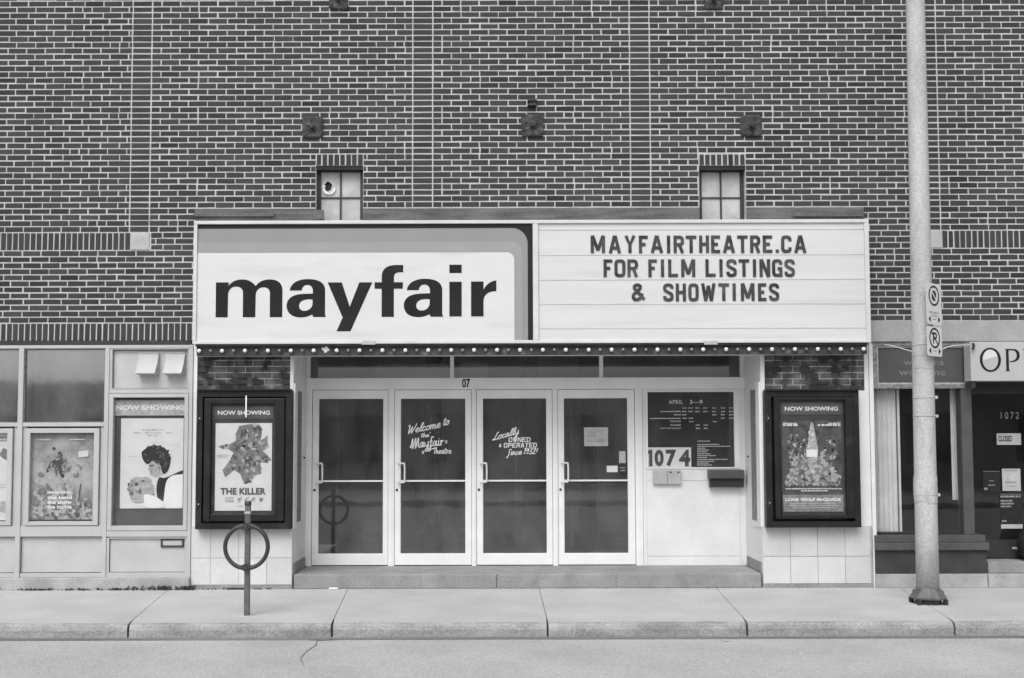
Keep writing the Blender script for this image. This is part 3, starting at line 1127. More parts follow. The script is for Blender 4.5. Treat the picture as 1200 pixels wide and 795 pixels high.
# reveals: framed strip, baseboard
for sgn, X in ((1, PL1), (-1, PR0)):
    pp = pL if sgn == 1 else pR
    MB().box(min(X, X + sgn * 0.012), max(X, X + sgn * 0.012), 0.19, 0.50, PZ(618, 600, 0.3), PZ(449, 600, 0.3)).build('reveal_trim', 'white_paint', pp)
    MB().box(min(X + sgn * 0.0125, X + sgn * 0.016), max(X + sgn * 0.0125, X + sgn * 0.016), 0.22, 0.47, PZ(611, 600, 0.3), PZ(458, 600, 0.3)).build('reveal_panel', 'ink_mid', pp)
    MB().box(min(X, X + sgn * 0.014), max(X, X + sgn * 0.014), 0.06, YD - 0.05, ZS + 0.001, ZS + 0.12).build('baseboard', 'step', pp)
    MB().box(min(X, X + sgn * 0.02), max(X, X + sgn * 0.02), 0.015, 0.15, PZ(618, 600, 0.1), PZ(449, 600, 0.1)).build('corner_trim', 'white_paint', pp)
    MB().lathe([(0.012, 0), (0.012, -0.02)], (X + sgn * 0.03, 0.60, PZ(536, 600, 0.6)), 'Y', 8).build('lock', 'dark_metal', pp)

# ---- entrance screen: jambs, header, transom
def r_d(x0, y0, x1, y1, Y=YD): return rect(x0, y0, x1, y1, Y)


X_L, X_R = PL1 + 0.002, PR0 - 0.002
hz0, hz1 = PZ(456.5, 600, YD), PZ(443, 600, YD)
door_b = ZS + 0.012
hd = MB().box(X_L, X_R, YD - 0.03, YD + 0.10, hz0, hz1).build('header_beam', 'door_alu', TH, bevel=0.003)
text('house_number', '07', rect(541.5, 444, 551, 454.5, YD - 0.03), YD - 0.032, 'ink', hd, bold=0.03)
for x in (PX(529.7, 430, YD), PX(704.5, 430, YD), X_L + 0.024, X_R - 0.024):
    tb = MB().box(x - 0.024, x + 0.024, YD, YD + 0.05, hz1 + 0.001, SOFZ - 0.001).build('transom_bar', 'door_alu', TH)
xs = [X_L + 0.049, PX(529.7, 430, YD) - 0.025, PX(529.7, 430, YD) + 0.025, PX(704.5, 430, YD) - 0.025, PX(704.5, 430, YD) + 0.025, X_R - 0.049]
for k in range(3):
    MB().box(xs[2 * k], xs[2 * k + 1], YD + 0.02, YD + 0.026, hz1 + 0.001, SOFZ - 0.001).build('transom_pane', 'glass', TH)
# things seen behind the transom glass
MB().box(PX(440, 430, 1.6), PX(525, 430, 1.6), 1.6, 1.64, PZ(445, 600, 1.6), PZ(426, 600, 1.6)).build('transom_board', 'panel', TH)
MB().box(PX(540, 430, 1.6), PX(572, 430, 1.6), 1.6, 1.64, PZ(445, 600, 1.6), PZ(425, 600, 1.6)).build('transom_board', 'panel', TH)

doors_px = [(366, 454.5, 372.5, 449.5), (462.5, 552.5, 468.8, 546), (558.7, 647.3, 565.4, 641.2), (654.3, 744, 660.5, 736.5)]
edges = [(357.5, 365.4)] + [(doors_px[k][1] + 0.5, doors_px[k + 1][0] - 0.5) for k in range(3)] + [(744.6, 753)]
for a, b in edges:
    jamb = MB().box(PX(a, 560, YD) if a > 358 else X_L, PX(b, 560, YD), YD - 0.012, YD + 0.09, ZS, hz0 - 0.001)
    xm = (PX(a, 560, YD) + PX(b, 560, YD)) / 2
    jamb.box(xm - 0.012, xm + 0.012, YD - 0.020, YD - 0.0121, ZS, hz0 - 0.001)
    jamb.build('door_jamb', 'door_alu', TH)
gz0, gz1 = PZ(649.5, 560, YD), PZ(466.5, 560, YD)
door_objs = []
for k, (a, b, ga, gb) in enumerate(doors_px):
    x0, x1 = PX(a, 560, YD), PX(b, 560, YD)
    g0, g1 = PX(ga, 560, YD), PX(gb, 560, YD)
    mb = MB().frame(x0, x1, door_b, hz0 - 0.006, g0 - x0, x1 - g1, gz0 - door_b, hz0 - 0.006 - gz1, YD, YD + 0.045)
    mb.frame(g0 - 0.006, g1 + 0.006, gz0 - 0.006, gz1 + 0.006, 0.014, 0.014, 0.014, 0.014, YD + 0.008, YD + 0.037)
    d = mb.build('entrance_door', 'door_alu', TH)
    door_objs.append(d)
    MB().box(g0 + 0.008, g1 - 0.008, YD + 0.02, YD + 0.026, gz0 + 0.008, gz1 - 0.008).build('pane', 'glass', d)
    MB().frame(x0 - 0.006, x1 + 0.006, ZS + 0.0005, hz0 - 0.0015, 0.008, 0.008, 0.013, 0.006, YD + 0.012, YD + 0.03).build('weather_strip', 'ink', d)
    zb = PZ(563.6, 560, YD)
    MB().box(g0 + 0.006, g1 - 0.006, YD - 0.004, YD + 0.019, zb - 0.010, zb + 0.010).build('push_bar', 'door_alu', d)
    hx0, hx1 = PX(a + 4.5, 555, YD - 0.06), PX(a + 11.5, 555, YD - 0.06)
    za, zb2 = PZ(565, 560, YD), PZ(543, 560, YD)
    pts = [(hx0, YD, zb2)] + catmull([(hx0, YD - 0.05, zb2), (hx1 - 0.02, YD - 0.06, zb2), (hx1, YD - 0.06, zb2 - 0.02), (hx1, YD - 0.06, za + 0.02), (hx1 - 0.02, YD - 0.06, za), (hx0, YD - 0.05, za)], 4) + [(hx0, YD, za)]
    MB().tube(pts, 0.011, 8).build('pull_handle', 'white_paint', d, smooth=True)
    MB().lathe([(0.016, 0), (0.016, -0.008), (0.012, -0.010)], (PX(a + 2.6, 574.5, YD), YD, PZ(574.5, 400, YD)), 'Y', 12).build('lock', 'dark_metal', d)

# painted script on the second and third door
YG = YD + 0.0185
q = lambda x, y: (460 + x / 6.667, 470 + y / 6.667)
mb = MB()
script(mb, 'Welcome', q(116, 258), q(372, 206), 10.0, 0.0115, YG, YG)
script(mb, 'to', q(392, 192), q(440, 183), 9.5, 0.0125, YG, YG)
script(mb, "the'", q(220, 284), q(290, 280), 5.2, 0.009, YG, YG)
script(mb, 'Mayfair', q(145, 368), q(400, 345), 11.0, 0.0115, YG, YG, 0.06)
script(mb, 'Theatre', q(318, 412), q(458, 410), 7.0, 0.008, YG, YG, 0.12)
mb.ribbon([at(*q(300, 378), YG), at(*q(345, 365), YG)], 0.012, YG - 0.0007, YG + 0.001)
for (a, b) in ((420, 320), (238, 402)):
    for dx, dy in ((8, 12), (8, -12)):
        mb.ribbon([at(*q(a - dx, b - dy), YG), at(*q(a + dx, b + dy), YG)], 0.007, YG - 0.0002 * (dy > 0), YG + 0.001)
mb.build('painted_lettering', 'white_print', door_objs[1])
mb = MB()
script(mb, 'Locally', q(786, 308), q(985, 256), 8.6, 0.011, YG, YG)


def caps_line(mb, s, x0, x1, y, h, rise, w, Y):
    n = len(s)
    p = (x1 - x0) / n
    xr = PX(*q(x0, y), Y)
    for i, ch in enumerate(s):
        if ch == ' ':
            continue
        a, b = q(x0 + i * p, y), q(x0 + (i + 0.86) * p, y - h)
        if ch == 'I':
            a = q(x0 + (i + .3) * p, y)
            b = q(x0 + (i + .5) * p, y - h)
        xa, z0 = at(a[0], a[1], Y)
        xb, z1 = at(b[0], b[1], Y)
        cap(mb, ch, (xa, xb, z0, z1), w, Y, Y + 0.0012, 0.08, rise, xr)


caps_line(mb, 'OWNED', 905, 1082, 322, 36, 0.01, 0.011, YG)
caps_line(mb, '&', 832, 852, 362, 26, 0, 0.008, YG)
caps_line(mb, 'OPERATED', 868, 1132, 366, 37, 0.01, 0.011, YG)
script(mb, 'Since', q(895, 424), q(1008, 416), 6.8, 0.010, YG, YG)
script(mb, '1932!', q(1022, 416), q(1130, 414), 6.8, 0.010, YG, YG)
mb.build('painted_lettering', 'white_print', door_objs[2])

# ---- box office beside the doors
BO = MB()
bx0, bx1 = PX(753.4, 560, YD), X_R
wx0, wx1, wz0, wz1 = r_d(757, 457.5, 866, 549.5)
BO.box(bx0, wx0, YD - 0.004, YD + 0.09, ZS, hz0 - 0.001)
BO.box(wx1, bx1, YD - 0.004, YD + 0.09, ZS, hz0 - 0.001)
BO.box(wx0, wx1, YD + 0.002, YD + 0.09, ZS, wz0)
BO.box(wx0, wx1, YD - 0.006, YD + 0.09, wz1, hz0 - 0.001)
bo = BO.build('box_office', 'white_paint', TH)
zl = PZ(563.5, 810, YD)
MB().box(wx0 + 0.005, wx1 - 0.005, YD - 0.006, YD + 0.0018, ZS + 0.115, zl - 0.004).build('lower_panel', 'white_paint', bo)
MB().box(wx0 + 0.005, wx1 - 0.005, YD - 0.006, YD + 0.0018, zl + 0.004, wz0 - 0.02).build('upper_panel', 'white_paint', bo)
MB().box(wx0 + 0.005, wx1 - 0.005, YD - 0.008, YD + 0.0018, ZS + 0.001, ZS + 0.108).build('kick_panel', 'white_paint', bo)
MB().frame(wx0 + 0.001, wx1 - 0.001, wz0 + 0.001, wz1 - 0.001, 0.02, 0.06, 0.018, 0.02, YD - 0.012, YD + 0.06).build('window_frame', 'door_alu', bo)
lb = MB().box(wx0 + 0.022, wx1 - 0.062, YD + 0.03, YD + 0.045, wz0 + 0.02, wz1 - 0.022).build('showtime_board', 'case_inner', bo)
YB = YD + 0.029
q6 = lambda x, y: (740 + x / 4.969, 440 + y / 4.969)
def rq(x0, y0, x1, y1, Y=YB):
    a, b = q6(x0, y0), q6(x1, y1)
    return rect(a[0], a[1], b[0], b[1], Y)
mb = MB()
add_text(mb, 'APRIL', rq(217, 144, 299, 167), YB, bold=0.008, spacing=1.15)
add_text(mb, '3\u20149', rq(340, 143, 414, 167), YB, bold=0.012)
for i, (x0, x1, y) in enumerate(((168, 288, 209), (248, 288, 228), (108, 288, 249), (222, 288, 268), (228, 288, 288), (168, 288, 309))):
    r = rq(x0, y - 5, x1, y + 5)
    if i == 3:
        add_text(mb, 'THE KILLER', r, YB)
    elif i == 5:
        add_text(mb, 'LONE WOLF McQUADE', r, YB)
    else:
        scribble(mb, r[0], r[1], r[2], 0.014, YB)
for x in (308, 344, 384, 430, 482, 533, 580):
    r = rq(x - 12, 184, x + 12, 193)
    scribble(mb, r[0], r[1], r[2], 0.012, YB)
grid = {209: (308, 344, 384, 430, 482, 533, 580), 228: (308, 482, 533, 580), 248: (312, 346, 533, 580), 268: (348, 486), 288: (386, 432), 307: (388, 432)}
for y, xs_ in grid.items():
    for x in xs_:
        r = rq(x - 12, y - 5, x + 12, y + 5)
        scribble(mb, r[0], r[1], r[2], 0.015, YB)
for i in range(14):
    y = 382 + i * 10.9 + (8 if i else 0)
    if y > 528:
        break
    e = (460, 510, 575, 430, 450, 440, 460, 490, 440, 560, 480, 450, 470, 440)[i]
    r = rq(383, y - 4, e, y + 4)
    scribble(mb, r[0], r[1], r[2], 0.011, YB)
mb.build('showtime_lettering', 'white_print', lb)
MB().box(*rect(757.5, 524.5, 810, 547.5, YB - 0.012)[:2], YB - 0.012, YB - 0.002, *rect(757.5, 524.5, 810, 547.5, YB - 0.012)[2:]).build('number_card', 'white_print', lb)
nb = MB()
r1 = rq(92, 433, 122, 531, YB - 0.013)
nb.prism([(r1[1], r1[2]), (r1[1], r1[3]), (r1[0] + 0.028, r1[3]), (r1[0], r1[3] - 0.03), (r1[0], r1[3] - 0.062), (r1[0] + 0.024, r1[3] - 0.048), (r1[0] + 0.024, r1[2])], YB - 0.0135, YB - 0.0125)
for ch, x0, x1 in (('0', 134, 188), ('7', 200, 262), ('4', 277, 342)):
    add_text(nb, ch, rq(x0, 433, x1, 531, YB - 0.013), YB - 0.0135, bold=0.05)
nb.build('street_number', 'ink_dark', lb)
MB().box(wx0 + 0.022, wx1 - 0.062, YD + 0.006, YD + 0.011, wz0 + 0.02, wz1 - 0.022).build('pane', 'case_glass', bo)
r = rect(765.5, 551.5, 782, 568, YD - 0.05)
MB().box(r[0], r[1], YD - 0.055, YD - 0.0062, r[2], r[3]).build('speaker_box', 'paper_grey', bo, bevel=0.008)
r = rect(782.3, 551.5, 798.5, 568, YD - 0.05)
sb = MB().box(r[0], r[1], YD - 0.052, YD - 0.0062, r[2], r[3]).build('speaker_box', 'paper_grey', bo, bevel=0.008)
for px in (786, 795):
    x, z = at(px, 553.7, YD - 0.055)
    MB().lathe([(0.012, 0.0), (0.012, -0.004)], (x, YD - 0.052, z), 'Y', 10).build('speaker_hole', 'ink', sb)
r = rect(831, 551, 872.5, 561, YD - 0.14)
tl = MB().box(r[0], min(r[1], X_R - 0.016), YD - 0.15, YD - 0.0063, r[2], r[3]).build('ticket_ledge', 'shop_wood', bo, bevel=0.006)
MB().box(r[0] + 0.02, min(r[1], X_R - 0.018), YD - 0.10, YD - 0.0063, r[2] - 0.11, r[2] - 0.001).build('ledge_tray', 'dark_metal', tl)

# ================================================================== marquee sign
YS = -0.28
sl, sr, sb_, st_ = rect(226.3, 258, 1019.5, 402.5, YS)
MQ = thing('marquee_sign', ((sl + sr) / 2, YS / 2, sb_), 'wide white cinema marquee with name panel, letter board and row of bulbs below', 'sign')
MB().box(sl + 0.01, sr - 0.01, YS + 0.03, -0.016, sb_ + 0.012, st_ - 0.012).build('cabinet', 'sign_frame', MQ)
dv0, dv1 = PX(623.5, 330, YS), PX(631, 330, YS)
fw = 0.042
MB().box(sl, sr, YS - 0.004, YS + 0.05, st_ - 0.040, st_).build('top_frame', 'sign_frame', MQ, bevel=0.005)
MB().box(sl, sr, YS - 0.004, YS + 0.05, sb_, sb_ + 0.036).build('bottom_frame', 'sign_frame', MQ, bevel=0.005)
MB().box(sl, sl + fw, YS - 0.003, YS + 0.049, sb_ + 0.037, st_ - 0.041).build('side_frame', 'sign_frame', MQ, bevel=0.004)
MB().box(sr - fw - 0.01, sr, YS - 0.003, YS + 0.049, sb_ + 0.037, st_ - 0.041).build('side_frame', 'sign_frame', MQ, bevel=0.004)
MB().box(dv0 + 0.01, dv1, YS - 0.003, YS + 0.049, sb_ + 0.037, st_ - 0.041).build('divider', 'sign_frame', MQ, bevel=0.004)
for px in (432, 833):
    r = rect(px - 8, 399.5, px + 8, 403, YS - 0.008)
    MB().box(r[0], r[1], YS - 0.011, YS - 0.0042, r[2] - 0.01, r[3]).build('latch', 'alu_dirty', MQ)

# name panel: dark ground, two grey bands with round corners, white field
YN = YS + 0.018
nx0, nx1, nz0, nz1 = sl + fw, dv0 + 0.01, sb_ + 0.037, st_ - 0.041
NP = MB().box(nx0, nx1, YN, YN + 0.008, nz0, nz1).build('name_panel', 'sign_dark', MQ)


def band_shape(px_r, py_t, rad):
    x1, zt = at(px_r, py_t, YN)
    rm = rad / 100.0
    pts = [(nx0 + 0.001, nz0 + 0.001), (x1, nz0 + 0.001)]
    for k in range(9):
        t = math.pi / 2 * k / 8
        pts.append((x1 - rm + rm * math.cos(t), zt - rm + rm * math.sin(t)))
    pts.append((nx0 + 0.001, zt))
    return pts


MB().prism(band_shape(618.2, 267.5, 18), YN - 0.0012, YN - 0.0002).build('grey_band', 'sign_grey', NP)
MB().prism(band_shape(611.5, 283.5, 12), YN - 0.0024, YN - 0.0014).build('grey_band', 'sign_grey_light', NP)
MB().prism(band_shape(602.5, 296, 8), YN - 0.0036, YN - 0.0026).build('white_field', 'sign_white', NP)
A1 = 'M {0} 322 C {1} 255 {2} 216 {3} 216 C {4} 216 {5} 255 {5} 320 L {5} 520 C {5} 550 {6} 560 {7} 570 L {8} 570 C {9} 563 {10} 553 {11} 545 C {12} 565 {13} 573 {14} 573 C {15} 573 {16} 525 {16} 465 C {16} 395 {17} 358 {18} 354 C {19} 352 {20} 352 {20} 352 L {20} 330 C {20} 290 {21} 270 {22} 270 C {23} 270 {24} 290 {25} 322 Z M {26} 407 C {27} 403 {28} 404 {29} 410 C {30} 420 {31} 440 {31} 465 C {31} 495 {32} 512 {29} 512 C {27} 512 {26} 480 {26} 440 Z'
AX = (-83, -75, -10, 85, 195, 247, 250, 257, 140, 134, 130, 128, 95, 60, 20, -65, -111, -55, 40, 90, 133, 110, 82, 50, 32, 28, 131, 100, 75, 55, 20, 5, 25)
NAME = [
    (240, 'M 104 245 L 222 245 L 222 277 C 250 235 300 218 350 218 C 405 218 450 245 474 280 C 500 242 545 218 605 218 C 680 218 724 255 724 320 L 724 570 L 608 570 L 608 350 C 608 312 585 291 548 291 C 505 291 475 320 475 370 L 473 570 L 357 570 L 357 345 C 357 305 330 284 290 284 C 250 284 218 312 218 365 L 216 570 L 104 570 Z'),
    (350, A1.format(*AX)),
    (350, 'M 270 248 L 402 248 L 477 475 L 565 248 L 686 248 L 485 703 L 355 703 L 412 575 Z'),
    (440, 'M 58 570 L 58 308 L -8 308 L -8 248 L 58 248 L 58 195 C 58 120 110 87 195 87 L 258 87 L 258 155 L 230 155 C 190 155 172 170 172 205 L 172 248 L 255 248 L 255 308 L 172 308 L 172 570 Z'),
    (440, A1.format(*[a + 375 for a in AX])),
    (510, 'M 132 245 L 247 245 L 247 568 L 132 568 Z M 132 86 L 247 86 L 247 163 L 132 163 Z'),
    (510, 'M 334 243 L 450 243 L 450 318 C 480 265 520 237 570 233 L 570 333 C 500 333 450 360 450 430 L 450 568 L 334 568 Z'),
]
for x0, d in NAME:
    outline('letter', svg(d, lambda x: PX(x0 + x / 7.95, 345, YN), lambda y: PZ(300 + y / 7.95, 415, YN)), YN - 0.0062, 0.0025, 'sign_letter', NP)

# letter board with clear tracks and changeable letters
bx0_, bx1_ = dv1 + 0.001, sr - fw - 0.011
LBD = MB().box(bx0_, bx1_, YN, YN + 0.008, nz0, nz1).build('letter_board', 'board_white', MQ)
for py in (269, 298.5, 327.5, 356, 384.5):
    z = PZ(py, 825, YN)
    MB().box(bx0_ + 0.001, bx1_ - 0.001, YN - 0.004, YN - 0.0002, z - 0.006, z + 0.006).build('track', 'rail', LBD)
k8 = 8.371
rows = [
    (276.3, 296.8, 0, [('M', 102, 243), ('A', 278, 400), ('Y', 432, 543), ('F', 575, 662), ('A', 690, 812), ('I', 850, 882), ('R', 915, 1018), ('T', 1035, 1140)]),
    (276.1, 296.6, 1, [('H', 78, 175), ('E', 195, 284), ('A', 310, 430), ('T', 452, 555), ('R', 578, 678), ('E', 702, 795), ('.', 825, 865), ('C', 882, 985), ('A', 1010, 1130)]),
    (304.2, 324.8, 0, [('F', 228, 315), ('O', 335, 443), ('R', 462, 567), ('F', 668, 752), ('I', 790, 823), ('L', 862, 958), ('M', 990, 1128)]),
    (304.0, 324.6, 1, [('L', 140, 240), ('I', 277, 308), ('S', 345, 447), ('T', 465, 570), ('I', 605, 637), ('N', 670, 775), ('G', 793, 895), ('S', 915, 1017)]),
    (332.4, 353.2, 0, [('&', 505, 628), ('S', 813, 915), ('H', 937, 1037), ('O', 1060, 1162)]),
    (332.2, 352.8, 1, [('W', 98, 240), ('T', 267, 372), ('I', 405, 438), ('M', 487, 622), ('E', 655, 738), ('S', 763, 863)]),
]
YLT = YN - 0.008
for ya, yb, right, L in rows:
    for ch, a, b in L:
        o = 810 if right else 680
        r = rect(o + a / k8, ya + (16.5 if ch == '.' else 0), o + b / k8, yb, YLT)
        r = (r[0], r[1], r[2] + ru(-0.002, 0.002), r[3])
        w = min(0.037, r[1] - r[0])
        cap(MB(), ch, r, w, YLT, YN - 0.0062).build('letter', 'board_letter', LBD)

# bulb strip
tz0, tz1 = PZ(416, 620, YS + 0.07), sb_ - 0.001
STR = MB().box(sl + 0.03, PX(1016, 410, YS + 0.07), YS + 0.07, YS + 0.11, tz0, tz1).build('bulb_strip', 'strip', MQ, bevel=0.004)
MB().box(sl + 0.03, PX(1016, 410, YS + 0.07), YS + 0.02, YS + 0.069, tz1 - 0.022, tz1 - 0.001).build('strip_lip', 'dark_metal', STR)
MB().box(sl + 0.03, PX(1016, 410, YS), YS + 0.111, -0.004, tz0, tz0 + 0.02).build('strip_soffit', 'sign_frame', STR)  # unseen underside, kept pale as a bounce surface for the entrance
nb_ = 59
shared_b = {}
for k in range(nb_):
    px = 233.5 + (1012 - 233.5) * k / (nb_ - 1)
    py = 411.4 - 2.2 * k / (nb_ - 1)
    if k == 11:
        mb = MB()
        for _ in range(9):
            a, b = at(px + ru(-4, 4), py + ru(-4, 4), YS + 0.06)
            mb.lathe([(0.004, 0), (ru(.012, .022), -0.008), (0.004, -0.02)], (a, YS + 0.07, b), 'Y', 7)
        stuff(mb.build('broken_socket', 'bulb_clear', STR))
        continue
    dim = k % 2 == 1
    x, z = at(px, py, YS + 0.04)
    key = 'bulb_dim' if dim else 'bulb_clear'
    if key not in shared_b:
        R0 = 0.019 if dim else 0.024
        prof = [(0.012, 0.0), (0.013, -0.012)] + [(R0 * math.cos(t), -0.034 - R0 * math.sin(t)) for t in [-0.9 + 2.3 * i / 7 for i in range(8)]]
        shared_b[key] = MB().lathe(prof, (0, 0, 0), 'Y', 12).mesh('bulb', key, smooth=True)
    o = bpy.data.objects.new('bulb', shared_b[key])
    o.parent = STR
    o.location = Vector((x, YS + 0.071, z)) - MQ.location
    col.objects.link(o)
    sk = MB().lathe([(0.028, 0), (0.028, -0.006), (0.02, -0.008)], (x, YS + 0.0715, z), 'Y', 12)
    if k % 2 == 0 and k < 60:
        sk.build('socket', 'strip', STR)

# ================================================================== poster cases on the piers
def poster_case(outer, door, head, poster, label, header_y):
    Y0 = -0.15
    x0, x1, z0, z1 = rect(*outer, Y0)
    T = thing('poster_case', ((x0 + x1) / 2, Y0 / 2, z0), label, 'poster case', 'poster cases on the piers')
    MB().frame(x0, x1, z0, z1, 0.07, 0.07, 0.07, 0.07, Y0 + 0.02, -0.014).box(x0 + 0.071, x1 - 0.071, -0.03, -0.0145, z0 + 0.071, z1 - 0.071).build('case_body', 'case', T)
    dx0, dx1, dz0, dz1 = rect(*door, Y0)
    px0, px1, pz0, pz1 = rect(*poster, Y0)
    hx0, hx1, hz0_, hz1_ = rect(*head, Y0)
    ox0, ox1, oz0, oz1 = min(px0, hx0) - 0.03, max(px1, hx1) + 0.03, pz0 - 0.035, hz1_ + 0.03
    MB().frame(dx0, dx1, dz0, dz1, ox0 - dx0, dx1 - ox1, oz0 - dz0, dz1 - oz1, Y0, Y0 + 0.045).build('case_door', 'case', T, bevel=0.008)
    bk = MB().box(ox0 + 0.001, ox1 - 0.001, Y0 + 0.05, Y0 + 0.06, oz0 + 0.001, oz1 - 0.001).build('backing', 'case_inner', T)
    hp = MB().box(hx0, hx1, Y0 + 0.042, Y0 + 0.0495, hz0_, hz1_).build('header_panel', 'case_grey', T)
    mb = MB()
    m = 0.06 * (hx1 - hx0)
    zc = (hz0_ + hz1_) / 2
    add_text(mb, 'NOW SHOWING', (hx0 + m, hx1 - m, zc - 0.024, zc + 0.024), Y0 + 0.041, bold=0.02)
    mb.build('header_lettering', 'white_print', hp)
    MB().box(ox0 + 0.002, ox1 - 0.002, Y0 + 0.022, Y0 + 0.026, oz0 + 0.002, oz1 - 0.002).build('pane', 'case_glass', T)
    for t in (0.18, 0.80):
        z = z0 + (z1 - z0) * t
        MB().tube([(x0 + 0.02, Y0 + 0.012, z - 0.05), (x0 + 0.02, Y0 + 0.012, z + 0.05)], 0.012, 8).build('hinge', 'dark_metal', T)
        MB().lathe([(0.009, 0), (0.007, -0.004)], (x0 + 0.035, Y0 + 0.0195, z), 'Y', 8).build('screw', 'white_print', T)
    MB().box(x0 + 0.01, x1 - 0.01, Y0 - 0.012, -0.016, z1 + 0.0005, z1 + 0.018).build('drip_edge', 'case', T)
    return T, (px0, px1, pz0, pz1), Y0 + 0.0455


caseL, pr1, Yp1 = poster_case((229, 458, 341, 620.5), (238.5, 467, 333, 611), (250, 476.5, 319.5, 491), (251, 496, 317.5, 599), 'black poster case on the left pier behind the ring post', 0)
caseR, pr2, Yp2 = poster_case((898, 458, 1008.5, 618.5), (908, 466, 1001, 608), (916.5, 472, 987.5, 486), (918, 493, 988.5, 600), 'black poster case on the right tiled pier, dark poster inside', 0)

# thin white upright strip on the left case
x, z = at(288.5, 476, -0.152)
MB().box(x - 0.009, x + 0.006, -0.1515, -0.1505, z - 0.13, z + 0.12).build('white_strip', 'white_print', caseL)


# ---- posters: flat printed sheets
def sheet(name, r, Y, m, label):
    o = MB().box(r[0], r[1], Y, Y + 0.002, r[2], r[3]).build(name, m)
    return tag(o, label, 'poster')


class Print:
    """layers of print on a sheet; u, v run 0..1 from the lower left corner"""
    def __init__(s, o, r, Y):
        s.o, s.r, s.Y, s.k = o, r, Y, 0
        s.mb = {}

    def pt(s, u, v):
        return s.r[0] + u * (s.r[1] - s.r[0]), s.r[2] + v * (s.r[3] - s.r[2])

    def blob(s, pts, m, name='printed_shape', smooth=True):
        s.k += 1
        P = [s.pt(*p) for p in pts]
        if smooth:
            P = catmull(P, 5, True)
        P = [(min(max(p[0], s.r[0]), s.r[1]), min(max(p[1], s.r[2]), s.r[3])) for p in P]
        outline(name, [P], s.Y - 0.0006 * s.k, 0.0005, m, s.o)

    def scatter(s, region, n, size, mats, seed):
        """many small printed flecks inside a region: the busy tones of a half-tone picture"""
        rs = random.Random(seed)
        us, vs_ = [q[0] for q in region], [q[1] for q in region]
        asp = (s.r[1] - s.r[0]) / (s.r[3] - s.r[2])
        mbs = {}
        s.k += 1
        got = 0
        for _ in range(n * 8):
            if got >= n:
                break
            u, v = rs.uniform(min(us), max(us)), rs.uniform(min(vs_), max(vs_))
            ins = False
            for i in range(len(region)):
                (a, b), (c_, d_) = region[i], region[i - 1]
                if (b > v) != (d_ > v) and u < (c_ - a) * (v - b) / (d_ - b) + a:
                    ins = not ins
            if not ins:
                continue
            got += 1
            m = mats[rs.randrange(len(mats))]
            y = s.Y - 0.0006 * s.k - 0.00002 * got
            a0 = rs.uniform(0, 6.28)
            w_, h_ = size * rs.uniform(.4, 1.3), size * asp * rs.uniform(.3, 1.0)
            pts = []
            for q in range(7):
                t = 2 * math.pi * q / 7
                e = rs.uniform(.6, 1.2)
                dx, dy = w_ * e * math.cos(t), h_ * e * math.sin(t)
                P = s.pt(min(max(u + dx * math.cos(a0) - dy * math.sin(a0), 0), 1), min(max(v + dx * math.sin(a0) * asp + dy * math.cos(a0), 0), 1))
                pts.append((P[0], y, P[1]))
            mbs.setdefault(m, MB()).poly(pts)
        s.k += 2
        for m, mb in mbs.items():
            stuff(mb.build('printed_flecks', m, s.o))

    def text(s, t, u0, u1, v0, v1, m, name='printed_lettering', **k):
        s.k += 1
        a, b = s.pt(u0, v0), s.pt(u1, v1)
        text(name, t, (a[0], b[0], a[1], b[1]), s.Y - 0.0006 * s.k, m, s.o, th=0.0005, **k)

    def lines(s, rows, m, name='small_print'):
        s.k += 1
        mb = MB()
        for u0, u1, v, h in rows:
            a, b = s.pt(u0, v), s.pt(u1, v)
            scribble(mb, a[0], b[0], a[1], h * (s.r[3] - s.r[2]), s.Y - 0.0006 * s.k)
        stuff(mb.build(name, m, s.o))


def leafy(cx, cy, rx, ry, n, seed, amp=0.3):
    rs = random.Random(seed)
    return [(cx + rx * (1 + amp * rs.uniform(-1, 1)) * math.cos(2 * math.pi * k / n), cy + ry * (1 + amp * rs.uniform(-1, 1)) * math.sin(2 * math.pi * k / n)) for k in range(n)]


# left case: white poster, a grey torn-paper cluster, black title
o = sheet('movie_poster', pr1, Yp1, 'paper', 'white poster titled THE KILLER inside the black case on the left pier')
p = Print(o, pr1, Yp1)
blk = [(.42, .97), (.62, .99), (.80, .97), (.82, .88), (.80, .80), (.92, .86), (.93, .72), (.84, .68), (.97, .60), (.93, .54), (.80, .55), (.82, .42), (.70, .40), (.64, .32), (.52, .30), (.44, .42), (.34, .46), (.18, .38), (.13, .46), (.26, .58), (.32, .66), (.24, .70), (.05, .725), (.05, .735), (.24, .755), (.36, .80), (.36, .88)]
p.blob(blk, 'ink_mid', smooth=False)
p.scatter(blk, 60, .055, ('ink_dark', 'ink_mid', 'ink_light', 'ink_dark'), 3)
p.scatter([(.42, .70), (.76, .66), (.82, .86), (.74, .96), (.46, .95)], 34, .035, ('ink', 'ink_dark', 'ink_light'), 8)
p.scatter([(.46, .46), (.74, .44), (.76, .60), (.50, .62)], 14, .05, ('ink_light', 'ink_dark', 'paper_grey'), 14)
p.text('THE KILLER', .10, .90, .185, .26, 'ink_dark', bold=0.03)
p.lines([(.04, .24, .63, .010), (.04, .20, .61, .010), (.18, .34, .145, .012), (.18, .34, .12, .012), (.18, .34, .10, .012), (.40, .50, .05, .010)], 'ink_light')
mbk = MB()
rs = random.Random(11)
for u in (.44, .56, .68, .82):
    for _ in range(7):
        a = p.pt(u + rs.uniform(-.04, .04), .13 + rs.uniform(-.03, .03))
        b = p.pt(u + rs.uniform(-.04, .04), .13 + rs.uniform(-.03, .03))
        if abs(a[0] - b[0]) + abs(a[1] - b[1]) > 0.01:
            mbk.ribbon([a, b], 0.004, Yp1 - 0.0072 - 0.0001 * _, Yp1 - 0.006)
mbk.build('printed_characters', 'ink_dark', o)
